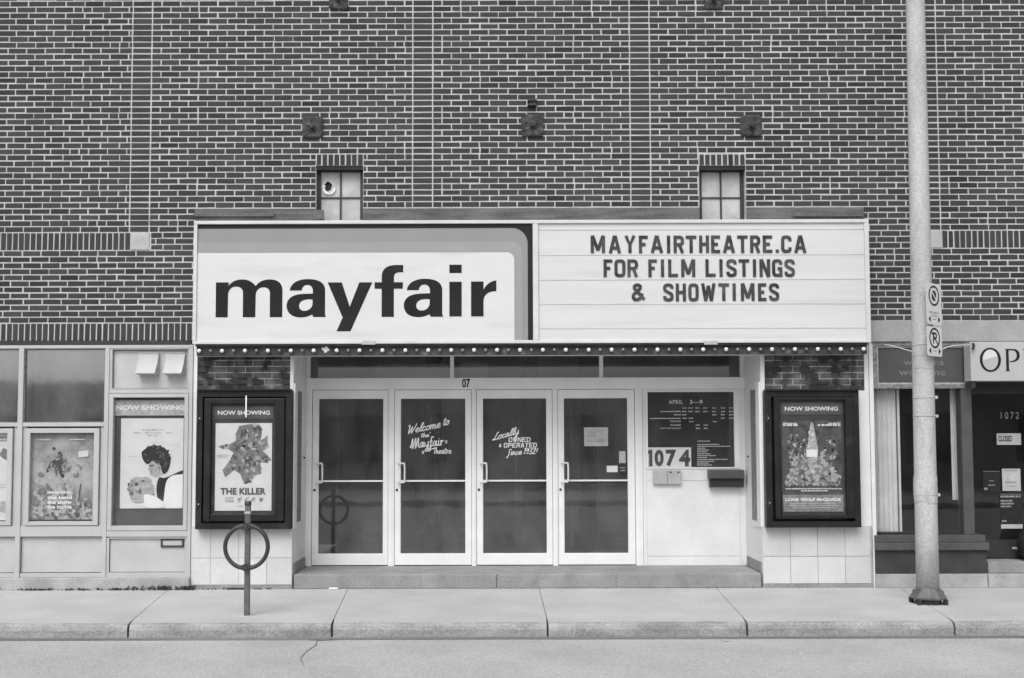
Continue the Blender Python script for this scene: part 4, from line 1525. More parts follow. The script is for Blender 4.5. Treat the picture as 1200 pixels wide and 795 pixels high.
# right case: dark poster, a pale spire of light over a pale heap
o = sheet('movie_poster', pr2, Yp2, 'poster_dark', 'dark poster titled LONE WOLF McQUADE in the case on the right pier')
p = Print(o, pr2, Yp2)
lf = [(.08, .84), (.34, .84), (.42, .78), (.44, .73), (.40, .68), (.42, .62), (.30, .58), (.10, .60)]
rt = [(1 - a, b - .02) for a, b in lf]
for reg in (lf, rt):
    p.blob(reg, 'ink_dark')
    p.scatter(reg, 34, .04, ('ink_mid', 'ink_dark', 'ink', 'ink_light'), int(reg[0][0] * 100))
hp_ = [(.10, .60), (.36, .62), (.50, .58), (.64, .62), (.84, .60), (.82, .48), (.97, .36), (.96, .29), (.04, .29), (.05, .38), (.18, .48)]
p.blob(hp_, 'ink_mid', smooth=False)
p.scatter(hp_, 170, .045, ('ink_light', 'paper_grey', 'ink_dark', 'ink_mid', 'ink_light'), 77)
p.scatter([(.05, .42), (.95, .42), (.97, .29), (.03, .29)], 60, .024, ('ink', 'paper_grey', 'ink_dark', 'ink_light'), 79)
spire = [(.48, .98), (.52, .98), (.57, .80), (.60, .66), (.56, .42), (.46, .42), (.42, .66), (.44, .80)]
p.blob(spire, 'ink_light', smooth=False)
p.scatter(spire, 70, .035, ('ink_light', 'paper_grey', 'paper', 'paper_grey'), 81)
p.scatter([(.36, .66), (.66, .66), (.74, .46), (.28, .46)], 50, .035, ('paper_grey', 'ink_light', 'ink_mid'), 82)
p.blob([(.40, .60), (.58, .60), (.58, .68), (.40, .68)], 'white_print', smooth=False)
p.lines([(.02, .24, .965, .012), (.02, .28, .94, .025), (.78, .98, .965, .012), (.60, .98, .94, .025)], 'white_print')
p.lines([(.04, .98, .245, .012), (.30, .74, .222, .012)], 'white_print')
p.blob([(.0, .0), (1, .0), (1, .185), (0, .185)], 'ink_mid', smooth=False)
p.text('LONE WOLF McQUADE', .04, .96, .11, .15, 'white_print', bold=0.03)
p.lines([(.12, .88, .085, .012), (.08, .92, .062, .012), (.16, .84, .04, .012)], 'ink_light')

# ================================================================== left shop front
YF = 0.0
LSX0 = BX0
SL = thing('shopfront', (PX(110, 600), 0.1, 0), 'pale aluminium shop front with poster panels left of the cinema entrance', 'shop front')
zhead0, zhead1 = PZ(408.5, 110), PZ(404.5, 100) - 0.002
plz = PZ(677, 110)
lx1 = PX(221.5, 540)            # inner edge of last post
post_r = (PX(220.8, 540), PL0 - 0.003)
MB().box(LSX0, post_r[1], YF - 0.01, 0.1, zhead0, zhead1).build('head_rail', 'alu', SL, bevel=0.003)
MB().box(LSX0, post_r[1], -0.05, 0.3, 0.0, plz).build('plinth', 'plinth', SL, bevel=0.008)
cxs = [PX(-102, 540), PX(-76, 540) + 0.0]
posts = [(PX(20, 540), PX(25.8, 540)), (PX(121.5, 540), PX(126.5, 540)), post_r]
w_bay = posts[1][0] - posts[0][0]
posts = [(posts[0][0] - w_bay, posts[0][1] - w_bay), (posts[0][0], posts[0][1])] + posts[1:]
for a, b in posts:
    MB().box(a, b, YF - 0.015, 0.1, plz, zhead0 - 0.001).build('mullion', 'alu', SL, bevel=0.003)
sill0, sill1 = PZ(500, 70), PZ(495.5, 70)
rail0, rail1 = PZ(629, 70), PZ(616.5, 70)
for k in range(2):
    a, b = posts[k][1] + 0.001, posts[k + 1][0] - 0.001
    MB().box(a, b, YF - 0.008, 0.09, sill0, sill1).build('transom_sill', 'alu', SL, bevel=0.003)
    MB().box(a, b, YF - 0.010, 0.09, rail0, rail1).build('rail', 'alu', SL, bevel=0.003)
    MB().frame(a, b, sill1 + 0.001, zhead0 - 0.001, 0.010, 0.010, 0.010, 0.014, YF + 0.006, 0.07).build('transom_frame', 'ink_mid', SL)
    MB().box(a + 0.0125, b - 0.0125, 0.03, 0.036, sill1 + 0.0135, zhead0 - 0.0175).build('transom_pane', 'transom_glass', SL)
    MB().box(a, b, 0.30, 0.31, sill1 + 0.001, zhead0 - 0.001).build('transom_blind', 'ink_mid', SL)
    MB().box(a + 0.007, b - 0.007, 0.03, 0.06, plz + 0.058, rail0 - 0.008).build('spandrel_panel', 'panel', SL)
    MB().box(a, b, 0.040, 0.07, plz + 0.05, rail0 - 0.001).build('gasket', 'ink_dark', SL)
    MB().box(a, b, YF, 0.06, plz + 0.001, plz + 0.049).build('bottom_rail', 'alu', SL, bevel=0.003)
    # glazed poster panel
    z0, z1 = rail1 + 0.001, sill0 - 0.001
    ia, ib = a + 0.05, b - 0.05
    MB().box(a, ia - 0.009, 0.012, 0.08, z0, z1).build('side_panel', 'alu', SL)
    MB().box(ib + 0.007, b, 0.012, 0.08, z0, z1).build('side_panel', 'alu', SL)
    MB().box(a, b, 0.062, 0.09, z0, z1).build('gasket', 'ink_dark', SL)
    fr = MB().frame(ia, ib, z0 + 0.006, z1 - 0.02, 0.045, 0.06, 0.045, 0.055, YF - 0.02, 0.05).build('poster_frame', 'alu', SL, bevel=0.003)
    MB().box(ia + 0.001, ib - 0.001, 0.051, 0.06, z0 + 0.007, z1 - 0.021).build('backing', 'case_inner', fr)
    MB().box(ia + 0.046, ib - 0.061, 0.012, 0.016, z0 + 0.052, z1 - 0.076).build('pane', 'case_glass', fr)
# third bay: vent panel above, tall poster panel, panel with letter slot
a, b = posts[2][1] + 0.001, posts[3][0] - 0.001
MB().frame(a, b, PZ(456, 175), zhead0 - 0.001, 0.03, 0.02, 0.01, 0.012, YF - 0.004, 0.07).build('vent_frame', 'alu_dirty', SL)
MB().box(a + 0.037, b - 0.028, 0.04, 0.06, PZ(456, 175) + 0.015, zhead0 - 0.022).build('vent_panel', 'panel', SL)
MB().box(a + 0.031, b - 0.021, 0.05, 0.065, PZ(456, 175) + 0.011, zhead0 - 0.014).build('gasket', 'ink_dark', SL)
MB().box(a, b, YF - 0.01, 0.09, PZ(461, 175), PZ(456.5, 175)).build('rail', 'alu', SL, bevel=0.003)
MB().box(a, b, YF - 0.012, 0.09, PZ(629, 175), PZ(622.5, 175)).build('rail', 'alu', SL, bevel=0.003)
MB().frame(a, b, plz + 0.001, PZ(629.5, 175) - 0.006, 0.03, 0.02, 0.055, 0.012, YF - 0.002, 0.05).build('panel_frame', 'alu', SL)
MB().box(a + 0.031, b - 0.021, 0.04, 0.055, plz + 0.057, PZ(629.5, 175) - 0.013).build('gasket', 'ink_dark', SL)
lpn = MB().box(a + 0.037, b - 0.028, 0.022, 0.05, plz + 0.062, PZ(629.5, 175) - 0.022).build('spandrel_panel', 'panel', SL)
r = rect(188, 631.5, 215, 641.5)
ms = MB().frame(r[0], r[1], r[2], r[3], 0.02, 0.02, 0.02, 0.02, 0.004, 0.0215).build('letter_slot', 'cast', lpn, bevel=0.003)
MB().box(r[0] + 0.021, r[1] - 0.021, 0.012, 0.0214, r[2] + 0.021, r[3] - 0.021).build('slot_flap', 'alu', ms)
pf = rect(129.5, 461.5, 220, 621)
fr = MB().frame(a + 0.004, b - 0.004, PZ(622, 175) + 0.001, PZ(461.5, 175), 0.05, 0.045, 0.055, 0.045, YF - 0.016, 0.06).build('poster_frame', 'alu', SL, bevel=0.003)
MB().box(a + 0.05, b - 0.045, 0.061, 0.07, PZ(622, 175) + 0.01, PZ(462, 175)).build('backing', 'case_grey', fr)
hx0, hx1, hz0_, hz1_ = rect(133, 471, 217.5, 485.5, 0.05)
hp = MB().box(hx0, hx1, 0.046, 0.060, hz0_, hz1_).build('header_panel', 'ink_light', fr)
text('header_lettering', 'NOW SHOWING', (hx0 + 0.03, hx1 - 0.01, hz0_ + 0.05, hz1_ - 0.04), 0.045, 'white_print', hp, bold=0.02)
MB().box(hx0 - 0.0, hx1, 0.040, 0.060, hz1_ + 0.001, hz1_ + 0.016).build('header_trim', 'paper_grey', hp)
MB().box(hx0 - 0.0, hx1, 0.040, 0.060, hz0_ - 0.016, hz0_ - 0.001).build('header_trim', 'paper_grey', hp)
MB().box(a + 0.055, b - 0.05, 0.012, 0.016, PZ(622, 175) + 0.058, PZ(461.5, 175) - 0.046).build('pane', 'case_glass', fr)
# two hooded vents
for px0, px1 in ((159, 186.5), (191, 217.5)):
    x0, x1, z0, z1 = rect(px0 + 1, 414, px1 - 1.5, 440, -0.03)
    t = thing('vent_hood', ((x0 + x1) / 2, 0.04, z0), 'white sheet metal vent hood, %s of the pair above the tall poster' % ('left' if px0 < 170 else 'right'), 'vent hood', 'vent hoods over the tall poster')
    sk = 0.02
    mb = MB()
    tl_, tr_, bl_, br_ = (x0 + sk, -0.005, z1), (x1, -0.005, z1), (x0, -0.125, z0 + 0.02), (x1 - sk, -0.125, z0 + 0.02)
    btl, btr, bbl, bbr = (x0 + sk, 0.039, z1), (x1, 0.039, z1), (x0 + sk, 0.039, z0), (x1, 0.039, z0)
    cv = []
    for k in range(9):
        u = k / 8
        dy = -0.005 - 0.085 * u ** 2.0
        zz = z1 + (z0 + 0.02 - z1) * (u - 0.10 * math.sin(math.pi * u) * 0)
        cv.append(((x0 + sk * (1 - u), dy, zz), (x1 - sk * u, dy, zz)))
    for k in range(8):
        mb.poly([cv[k + 1][0], cv[k + 1][1], cv[k][1], cv[k][0]])
    mb.poly([tl_, tr_, btr, btl])
    mb.poly([q_[0] for q_ in cv] + [bbl, btl])
    mb.poly(([q_[1] for q_ in cv] + [bbr, btr])[::-1])
    mb.poly([cv[8][0], bbl, bbr, cv[8][1]])
    mb.build('hood', 'panel', t)
    MB().box(x0 + sk + 0.01, x1 - 0.01, -0.012, 0.0, z1 + 0.0005, z1 + 0.008).build('hood_flange', 'alu', t)

# posters of the left shop front
pa = rect(141, 490.5, 214.5, 596, 0.05)
o = sheet('movie_poster', pa, 0.055, 'paper', 'white poster of a dark haired figure bending over a reclining face')
p = Print(o, pa, 0.055)
p.lines([(.34, .68, .86, .022), (.38, .64, .83, .02), (.42, .60, .80, .02), (.20, .32, .83, .02), (.72, .82, .83, .02), (.48, .62, .725, .006), (.78, .94, .71, .008), (.82, .92, .69, .008), (.12, .28, .575, .006)], 'ink_light')
p.blob([(.99, .38), (.99, .01), (.70, .01), (.66, .16), (.70, .28), (.80, .36)], 'white_print')
p.blob([(.72, .34), (.99, .42), (.99, .38), (.82, .36), (.73, .28), (.69, .08), (.62, .07), (.58, .22), (.62, .34)], 'ink')
hair = [(.35, .56), (.34, .62), (.40, .665), (.46, .69), (.54, .70), (.62, .69), (.70, .67), (.76, .62), (.80, .56), (.79, .48), (.76, .42), (.70, .38), (.66, .42), (.64, .49), (.58, .50), (.52, .53), (.48, .51), (.44, .49), (.39, .51)]
p.blob([(.48, .53), (.455, .46), (.44, .425), (.475, .41), (.47, .385), (.50, .36), (.56, .34), (.64, .36), (.70, .40), (.68, .50), (.58, .53)], 'ink_light')
p.scatter([(.48, .50), (.48, .40), (.55, .36), (.66, .38), (.66, .50)], 16, .03, ('ink_light', 'ink_mid', 'paper_grey'), 41)
p.blob(hair, 'ink')
p.scatter(hair, 46, .04, ('ink', 'ink', 'ink_dark'), 42)
p.blob([(.46, .475), (.53, .485), (.53, .47), (.47, .465)], 'ink_dark')
face = [(.14, .22), (.17, .31), (.26, .35), (.36, .345), (.44, .35), (.50, .315), (.49, .28), (.54, .25), (.54, .17), (.46, .13), (.32, .11), (.20, .14)]
p.blob(face, 'ink_light')
p.scatter([(.13, .20), (.15, .31), (.24, .34), (.27, .24), (.36, .17), (.54, .17), (.56, .13), (.36, .09), (.18, .11)], 40, .04, ('ink_mid', 'ink_dark', 'ink_mid', 'ink_light'), 43)
p.blob([(.34, .30), (.37, .315), (.40, .30), (.37, .295)], 'ink_dark')
p.blob([(.18, .12), (.28, .15), (.42, .16), (.46, .125), (.38, .08), (.24, .07)], 'paper_grey')
p.scatter([(.18, .12), (.42, .15), (.40, .08), (.24, .08)], 8, .025, ('ink_mid', 'ink_light'), 44)
p.blob([(.40, .155), (.52, .145), (.68, .08), (.68, .01), (.44, .01), (.39, .08)], 'white_print')
r2 = rect(35, 507, 110.5, 612, 0.05)
o = sheet('movie_poster', (r2[0] + .02, r2[1] - .01, r2[2] + .03, r2[3] - 0.01), 0.046, 'poster_scene', 'grey landscape poster with tumbling figures and white lower case title, left shop front')
r2 = (r2[0] + .02, r2[1] - .01, r2[2] + .03, r2[3] - 0.01)
p = Print(o, r2, 0.046)
p.blob([(.02, .68), (.20, .58), (.32, .56), (.45, .50), (.62, .56), (.98, .52), (.98, .36), (.60, .44), (.30, .38), (.02, .46)], 'paper_grey')
p.scatter([(.02, .66), (.30, .56), (.98, .52), (.98, .38), (.60, .44), (.02, .44)], 50, .07, ('paper_grey', 'ink_light', 'paper_grey'), 51)
rock = [(.52, .62), (.66, .71), (.76, .68), (.82, .60), (.74, .52), (.60, .46), (.48, .50)]
p.blob(rock, 'ink_light')
p.scatter(rock, 26, .05, ('ink_light', 'paper_grey', 'ink_mid'), 52)
fig = [(.24, .56), (.30, .66), (.38, .70), (.44, .75), (.50, .71), (.57, .69), (.48, .62), (.54, .50), (.48, .49), (.43, .58), (.40, .50), (.38, .58), (.32, .62), (.27, .55)]
p.blob(fig, 'ink_dark')
p.scatter(fig, 22, .03, ('ink', 'ink_dark', 'ink_light'), 53)
p.blob(leafy(.36, .82, .03, .02, 7, 21, .2), 'ink_dark')
p.blob(leafy(.45, .77, .03, .02, 7, 22, .2), 'ink_dark')
p.blob(leafy(.15, .52, .05, .03, 8, 23, .2), 'ink_mid')
lowr = [(.02, .30), (.25, .38), (.50, .40), (.98, .30), (.99, .01), (.01, .01)]
p.scatter(lowr, 120, .07, ('ink_light', 'ink_mid', 'ink_light', 'paper_grey', 'ink_mid'), 54)
p.scatter([(.02, .14), (.98, .20), (.99, .01), (.01, .01)], 70, .045, ('ink_mid', 'ink_dark', 'ink_light'), 55)
p.blob([(.80, .42), (.815, .42), (.77, .20), (.755, .20)], 'ink_dark', smooth=False)
p.blob([(.76, .72), (.92, .73), (.92, .80), (.76, .79)], 'paper', smooth=False)
for t_, v in (('the band', .235), ('the show', .180), ('the movie', .125)):
    p.text(t_, .27, .67, v, v + .042, 'white_print', bold=0.04)
p.lines([(.27, .67, .30, .03), (.10, .30, .92, .015), (.62, .86, .92, .015)], 'white_print')
r3 = rect(-66, 507, 8.5, 612, 0.05)
r3 = (r3[0] + .02, r3[1] - .0, r3[2] + .02, r3[3] - 0.0)
o = sheet('movie_poster', r3, 0.046, 'paper', 'white poster cut by the left edge of the photograph')
p = Print(o, r3, 0.046)
p.blob(leafy(.97, .76, .10, .06, 9, 31), 'ink_mid')
p.blob(leafy(.92, .14, .14, .07, 9, 32), 'ink_light')
p.blob(leafy(.40, .60, .25, .16, 12, 33), 'ink_mid')
p.lines([(.70, .98, .93, .02), (.78, .98, .90, .012)], 'ink_mid')
p.lines([(.20, .98, .40, .008), (.20, .98, .37, .008)], 'ink_light')

# ================================================================== right shop front
byp_w = gnd(1088, 707.5)[1] + 0.02        # the street pole's plane
SR = thing('shopfront', (PX(1120, 600), 0.1, 0), 'dark painted shop front with curtained window and glass door behind the street pole', 'shop front')
sx0 = PR1 + 0.006
tz0_, tz1_ = PZ(455.5, 1080), lz0 - 0.004
txl, txr = PX(1023, 430), PX(1140, 430)
tf = MB().frame(txl, txr, tz0_, tz1_, 0.045, 0.045, 0.05, 0.045, -0.01, 0.10).build('transom_frame', 'ink_mid', SR, bevel=0.004)
MB().frame(txl + 0.046, txr - 0.046, tz0_ + 0.051, tz1_ - 0.046, 0.018, 0.018, 0.018, 0.018, 0.006, 0.05).build('transom_bead', 'ink_light', tf)
tp = MB().box(txl + 0.065, txr - 0.065, 0.02, 0.03, tz0_ + 0.07, tz1_ - 0.065).build('transom_panel', 'transom_panel', tf)
text('faded_lettering', 'walk-ins', rect(1059, 421, 1106, 428, 0.018), 0.0185, 'ink_mid', tp)
text('faded_lettering', 'welcome', rect(1054, 432, 1108, 440, 0.018), 0.0185, 'ink_mid', tp)
MB().box(sx0, txl - 0.001, -0.005, 0.1, 0.0, lz0 - 0.004).build('side_post', 'white_paint', SR) if txl - sx0 > 0.01 else None
wl0, wr0, wb0, wt0 = rect(1022.5, 456, 1141.5, 627, 0.0)
MB().box(wl0, wl0 + 0.04, 0.01, 0.12, wb0, tz0_ - 0.001).build('window_post', 'shop_wood', SR, bevel=0.004)
jx0, jx1 = PX(1128, 540), PX(1140.5, 540)
MB().box(jx0, jx1, 0.0, 0.16, wb0, tz0_ - 0.001).build('window_post', 'shop_wood', SR, bevel=0.004)
MB().box(wl0 + 0.041, jx0 - 0.001, 0.03, 0.12, wb0, wb0 + 0.03).build('window_rail', 'dark_metal', SR)
MB().box(wl0 + 0.041, jx0 - 0.001, 0.05, 0.056, wb0 + 0.031, tz0_ - 0.001).build('pane', 'shop_glass', SR)
six1 = PX(1159, 636, -0.06)
MB().box(wl0 - 0.002, six1 - 0.03, -0.045, 0.2, PZ(636, 1080, -0.05), wb0 - 0.001).build('window_sill', 'shop_wood', SR, bevel=0.006)
MB().box(wl0 - 0.002, six1, -0.075, 0.2, PZ(645, 1080, -0.05), PZ(636, 1080, -0.05) - 0.001).build('sill_moulding', 'shop_wood', SR, bevel=0.008)
bpz = PZ(672.5, 1080, -0.03)
MB().box(wl0 + 0.0, six1 - 0.02, -0.03, 0.2, bpz, PZ(645, 1080, -0.05) - 0.001).build('base_panel', 'shop_base', SR)
for x0_, x1_ in ((wl0 - 0.002, PX(1155.5, 679)), (PX(1156.5, 679), 8.0)):
    MB().box(x0_, x1_, -0.05, 0.5, 0.0, bpz - 0.002).build('plinth_block', 'plinth', SR, bevel=0.008)
MB().box(six1 + 0.001, 8.0, -0.02, 0.6, bpz - 0.001, bpz + 0.13).build('door_step', 'step', SR, bevel=0.012)
# shop interior
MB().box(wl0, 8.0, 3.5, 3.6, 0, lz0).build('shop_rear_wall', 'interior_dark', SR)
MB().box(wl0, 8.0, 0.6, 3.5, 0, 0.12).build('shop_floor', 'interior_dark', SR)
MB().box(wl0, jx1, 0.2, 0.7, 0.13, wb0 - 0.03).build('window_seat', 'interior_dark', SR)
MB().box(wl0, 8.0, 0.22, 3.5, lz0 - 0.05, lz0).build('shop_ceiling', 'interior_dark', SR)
# shop door
dzb = bpz + 0.131
d0 = jx1 + 0.002
YQ = 0.30
MB().box(d0, d0 + 0.06, YQ - 0.02, YQ + 0.06, dzb, lz0 - 0.35).build('door_frame', 'shop_base', SR)
dd = MB().frame(d0 + 0.062, d0 + 1.0, dzb + 0.005, PZ(452, 1180, YQ), 0.05, 0.06, 0.22, 0.10, YQ, YQ + 0.05).build('shop_door', 'dark_metal', SR)
MB().box(d0 + 0.112, d0 + 0.94, YQ + 0.02, YQ + 0.026, dzb + 0.226, PZ(452, 1180, YQ) - 0.10).build('pane', 'shop_glass', dd)
MB().box(d0 + 0.062, d0 + 1.0, YQ, YQ + 0.05, PZ(452, 1180, YQ) + 0.001, lz0 - 0.006).build('door_head', 'shop_base', SR)
MB().box(d0 + 1.001, 8.0, YQ - 0.05, YQ + 0.06, dzb, lz0 - 0.006).build('shop_wall', 'shop_wood', SR)
text('house_number', '1072', rect(1173.5, 483, 1195, 491, YQ), YQ + 0.018, 'dim_print', dd, spacing=1.4)
x, z = at(1189, 642.5, YQ)
MB().box(x - 0.03, x + 0.03, YQ - 0.006, YQ - 0.0005, z - 0.012, z + 0.012).build('kick_label', 'paper_grey', dd)


def notice(name, r, Y, m, label, cat='notice'):
    o = MB().box(r[0], r[1], Y, Y + 0.0015, r[2], r[3]).build(name, m)
    return tag(o, label, cat)


YN2 = YQ + 0.0178
r = rect(1168, 508, 1196.5, 521.5, YN2)
o = notice('closed_sign', r, YN2, 'paper_grey', 'small CLOSED sign on the dark shop door', 'sign')
text('lettering', 'CLOSED', (r[0] + .02, r[0] + .185, r[2] + .04, r[3] - .03), YN2 - 0.001, 'ink', o, bold=0.03, th=.0006)
r = rect(1174.5, 549.5, 1196, 575.5, YN2)
o = notice('paper_notice', r, YN2, 'paper_grey', 'pale paper notice on the shop door below the closed sign')
p = Print(o, r, YN2)
p.blob(leafy(.5, .62, .34, .16, 9, 71), 'ink_light')
p.lines([(.15, .85, .9, .04), (.15, .8, .36, .06), (.2, .7, .2, .03)], 'ink_mid')
r = rect(1152, 552, 1172, 579, YN2)
o = notice('paper_notice', r, YN2, 'ink', 'small dark flyer with white edge on the left of the shop door')
p = Print(o, r, YN2)
p.lines([(0.02, .98, .97, .02), (.35, .65, .55, .04), (.3, .7, .36, .05), (.06, .25, .18, .1)], 'dim_print')
r = rect(1172, 579, 1198.5, 620, YN2)
o = notice('paper_notice', r, YN2, 'ink', 'large dark flyer with a pale strip along its foot, on the shop door')
p = Print(o, r, YN2)
p.blob([(.02, .01), (.98, .01), (.98, .13), (.02, .13)], 'paper_grey', smooth=False)
p.lines([(.04, .92, .90, .06), (.04, .55, .78, .05), (.04, .62, .70, .05), (.04, .5, .62, .05), (.06, .3, .2, .05), (.02, .98, .985, .012)], 'dim_print')

# curtains in the shop window
def curtain(x0, x1, z0, z1, Y, folds, label, amp=0.02):
    mb = MB()
    n = folds * 8
    pts = []
    for k in range(n + 1):
        t = k / n
        pts.append((x0 + (x1 - x0) * t, Y + amp * math.sin(2 * math.pi * folds * t) * (0.7 + 0.3 * math.sin(5 * t))))
    for k in range(n):
        (a, ya), (b, yb) = pts[k], pts[k + 1]
        mb.poly([(a, ya, z0), (b, yb, z0), (b, yb, z1), (a, ya, z1)])
        mb.poly([(a, ya + .004, z1), (b, yb + .004, z1), (b, yb + .004, z0), (a, ya + .004, z0)])
    return tag(mb.build('curtain', 'curtain', smooth=True), label, 'curtain')


zc0, zc1 = wb0 + 0.0, tz0_ - 0.002
curtain(PX(1025.5, 540, .15), PX(1051, 540, .15), zc0, zc1, 0.15, 5, 'wide pale curtain at the left of the dark shop window')
MB().box(PX(1052.5, 540, .15), PX(1055, 540, .15), 0.14, 0.17, zc0, zc1).build('curtain_rod', 'curtain', SR)
curtain(PX(1115, 540, .2), PX(1123, 540, .2), PZ(586, 1118, .2), zc1, 0.2, 2, 'narrow pale curtain hanging right of the pole')

# illuminated box sign over the shop door
ox0, ox1, oz0, oz1 = rect(1137.5, 400.5, 1330, 446.5, -0.22)
OS = thing('shop_sign', ((ox0 + ox1) / 2, -0.1, oz0), 'white box sign with dark capital letters over the shop door', 'sign')
MB().box(ox0, ox1, -0.22, -0.032, oz0, oz1).build('sign_box', 'shop_sign', OS, bevel=0.006)
MB().box(ox0 + 0.002, ox1 - 0.002, -0.031, -0.012, oz0 + 0.1, oz1 - 0.1).build('mounting', 'dark_metal', OS)
# round capitals with slight stroke contrast
cx, cz = at(1160.6, 421.8, -0.222)
lo = [(cx + 0.122 * math.cos(t), cz + 0.140 * math.sin(t)) for t in [2 * math.pi * k / 40 for k in range(40)]]
li = [(cx + 0.092 * math.cos(t), cz + 0.120 * math.sin(t)) for t in [2 * math.pi * k / 40 for k in range(40)]]
outline('letter', [lo, li], -0.224, 0.0035, 'sign_letter', OS)
q3 = lambda x: PX(1120 + x / 7.95, 422, -0.222)
q4 = lambda y: PZ(380 + y / 7.95, 1180, -0.222)
outline('letter', svg('M 460 232 L 540 232 C 585 236 597 262 597 290 C 597 335 560 358 502 352 L 502 343 C 545 346 570 325 570 292 C 570 262 555 246 530 243 L 494 243 L 494 428 L 506 437 L 458 437 L 470 428 L 470 242 Z', q3, q4), -0.224, 0.0035, 'sign_letter', OS)
outline('letter', svg('M 628 232 L 676 232 L 664 242 L 664 428 L 676 437 L 628 437 L 640 428 L 640 242 Z', q3, q4), -0.224, 0.0035, 'sign_letter', OS)
# lens shapes inside the round letter
up = [(cx - 0.085, cz - 0.012)] + [(cx + 0.090 * math.cos(t), cz + 0.117 * math.sin(t)) for t in [math.pi * (0.98 - 0.80 * k / 16) for k in range(17)]] + [(cx + 0.07, cz + 0.035)]
outline('lens_shape', [up], -0.2236, 0.001, 'sign_white', OS)
MB().tube([(ox0 + 0.03, -0.23, oz1 - 0.02), (ox0 + 0.03, -0.25, oz1 - 0.05), (ox0 + 0.01, -0.26, oz1 - 0.09)], 0.014, 8).build('cable', 'ink', OS)
MB().box(ox0 + 0.01, ox0 + 0.06, -0.20, -0.04, oz0 - 0.07, oz0 - 0.001).build('bracket', 'dark_metal', OS)

for pts_ in (((1036, 404), (1048, 406), (1060, 409.5), (1074, 413.5)), ((1101, 411.5), (1110, 407), (1121, 405), (1136, 404.5))):
    Yw = (-0.02, byp_w) if pts_[0][0] < 1100 else (byp_w, -0.2)
    q_ = []
    for k, (a_, b_) in enumerate(pts_):
        Y_ = Yw[0] + (Yw[1] - Yw[0]) * k / 3
        x_, z_ = at(a_, b_, Y_)
        q_.append((x_, Y_, z_))
    tag(MB().tube(catmull(q_, 5), 0.0045, 6).build('wire', 'curtain'), 'thin pale wire from the pole to the %s of the shop transom' % ('left' if pts_[0][0] < 1100 else 'right'), 'wire')

# rounded dark pot at the edge of the picture
px_, pz_ = PX(1216, 650, 0.10), dzb
pot = MB().lathe([(0.12, 0.0), (0.19, 0.06), (0.225, 0.17), (0.20, 0.29), (0.15, 0.36), (0.16, 0.385), (0.14, 0.39), (0.12, 0.36)], (px_, 0.09, pz_), 'Z', 28)
tag(pot.build('flower_pot', 'ink', smooth=True), 'round black pot on the step beside the shop door', 'pot')

# notices on the fourth cinema door
r = rect(684.5, 501, 712.5, 523, YG)
o = notice('paper_notice', r, YG - 0.002, 'paper_grey', 'handwritten CLOSED notice taped inside the rightmost cinema door')
p = Print(o, r, YG - 0.002)
p.text('CLOSED', .16, .86, .20, .36, 'ink_mid', bold=0.01)
p.lines([(.14, .5, .66, .05), (.14, .48, .52, .05), (.1, .9, .80, .03)], 'ink_mid')
r = rect(711, 546, 724, 553.5, YG)
o = notice('sticker', r, YG - 0.002, 'paper', 'small white sticker low on the rightmost cinema door', 'sticker')
r = rect(725.5, 529, 733, 543, YG)
o = notice('sticker', r, YG - 0.002, 'paper_grey', 'grey card above the dark box beside the rightmost door edge', 'sticker')
r = rect(725, 544.5, 733.5, 554, YG)
o = MB().box(r[0], r[1], YG - 0.03, YG + 0.0, r[2], r[3]).build('card_reader', 'dark_metal')
tag(o, 'small dark box with pale stripes on the rightmost cinema door', 'card reader')
mb = MB().box(r[0] + .015, r[1] - .015, YG - 0.032, YG - 0.0301, r[2] + 0.02, r[2] + 0.032).box(r[0] + .01, r[1] - .01, YG - 0.032, YG - 0.0301, r[2] + 0.055, r[2] + 0.065)
mb.build('stripes', 'dim_print', o)

# hanging rope in the lobby
Yr = 1.3
pts = catmull([(PX(x, y, Yr), Yr, PZ(y, 500, Yr)) for x, y in ((484, 560), (487, 585), (494, 605), (504, 615), (512, 605), (515, 580), (512, 540), (511, 500))], 6)
tag(MB().tube(pts, 0.022, 8).build('hanging_rope', 'ink', smooth=True), 'dark looped cable hanging behind the second cinema door', 'rope')

# ================================================================== street furniture
# ring post
rx, ry = gnd(289.3, 722)
RP = thing('bike_post', (rx, ry, 0), 'grey metal post with a bolted ring in front of the left poster case', 'bike rack')
zt = PZ(592, 289, ry)
hw = 0.026
MB().box(rx - hw, rx + hw, ry - hw, ry + hw, -0.02, zt).build('post', 'galv', RP, bevel=0.006)
MB().lathe([(0.034, 0), (0.034, 0.03), (0.026, 0.045)], (rx, ry, zt - 0.004), 'Z', 16).build('post_cap', 'cast', RP)
MB().box(rx - hw - 0.002, rx + hw + 0.002, ry - hw - 0.002, ry + hw + 0.002, zt - 0.085, zt - 0.062).build('reflective_band', 'paper_grey', RP)
MB().lathe([(0.075, 0.0), (0.07, 0.006)], (rx, ry, 0.001), 'Z', 20).build('base_plate', 'sidewalk', RP)
rcx, rcz = at(289, 641, ry - 0.04)
Ro = 27.3 / (100 / (at(650, 640, ry)[0] - at(550, 640, ry)[0]))
pts = [(rcx + (Ro - 0.02) * math.cos(t), ry - 0.045, rcz + (Ro - 0.02) * math.sin(t)) for t in [2 * math.pi * k / 56 for k in range(56)]]
ring = MB().tube(pts, 0.021, 10, True).build('ring', 'cast', RP, smooth=True)
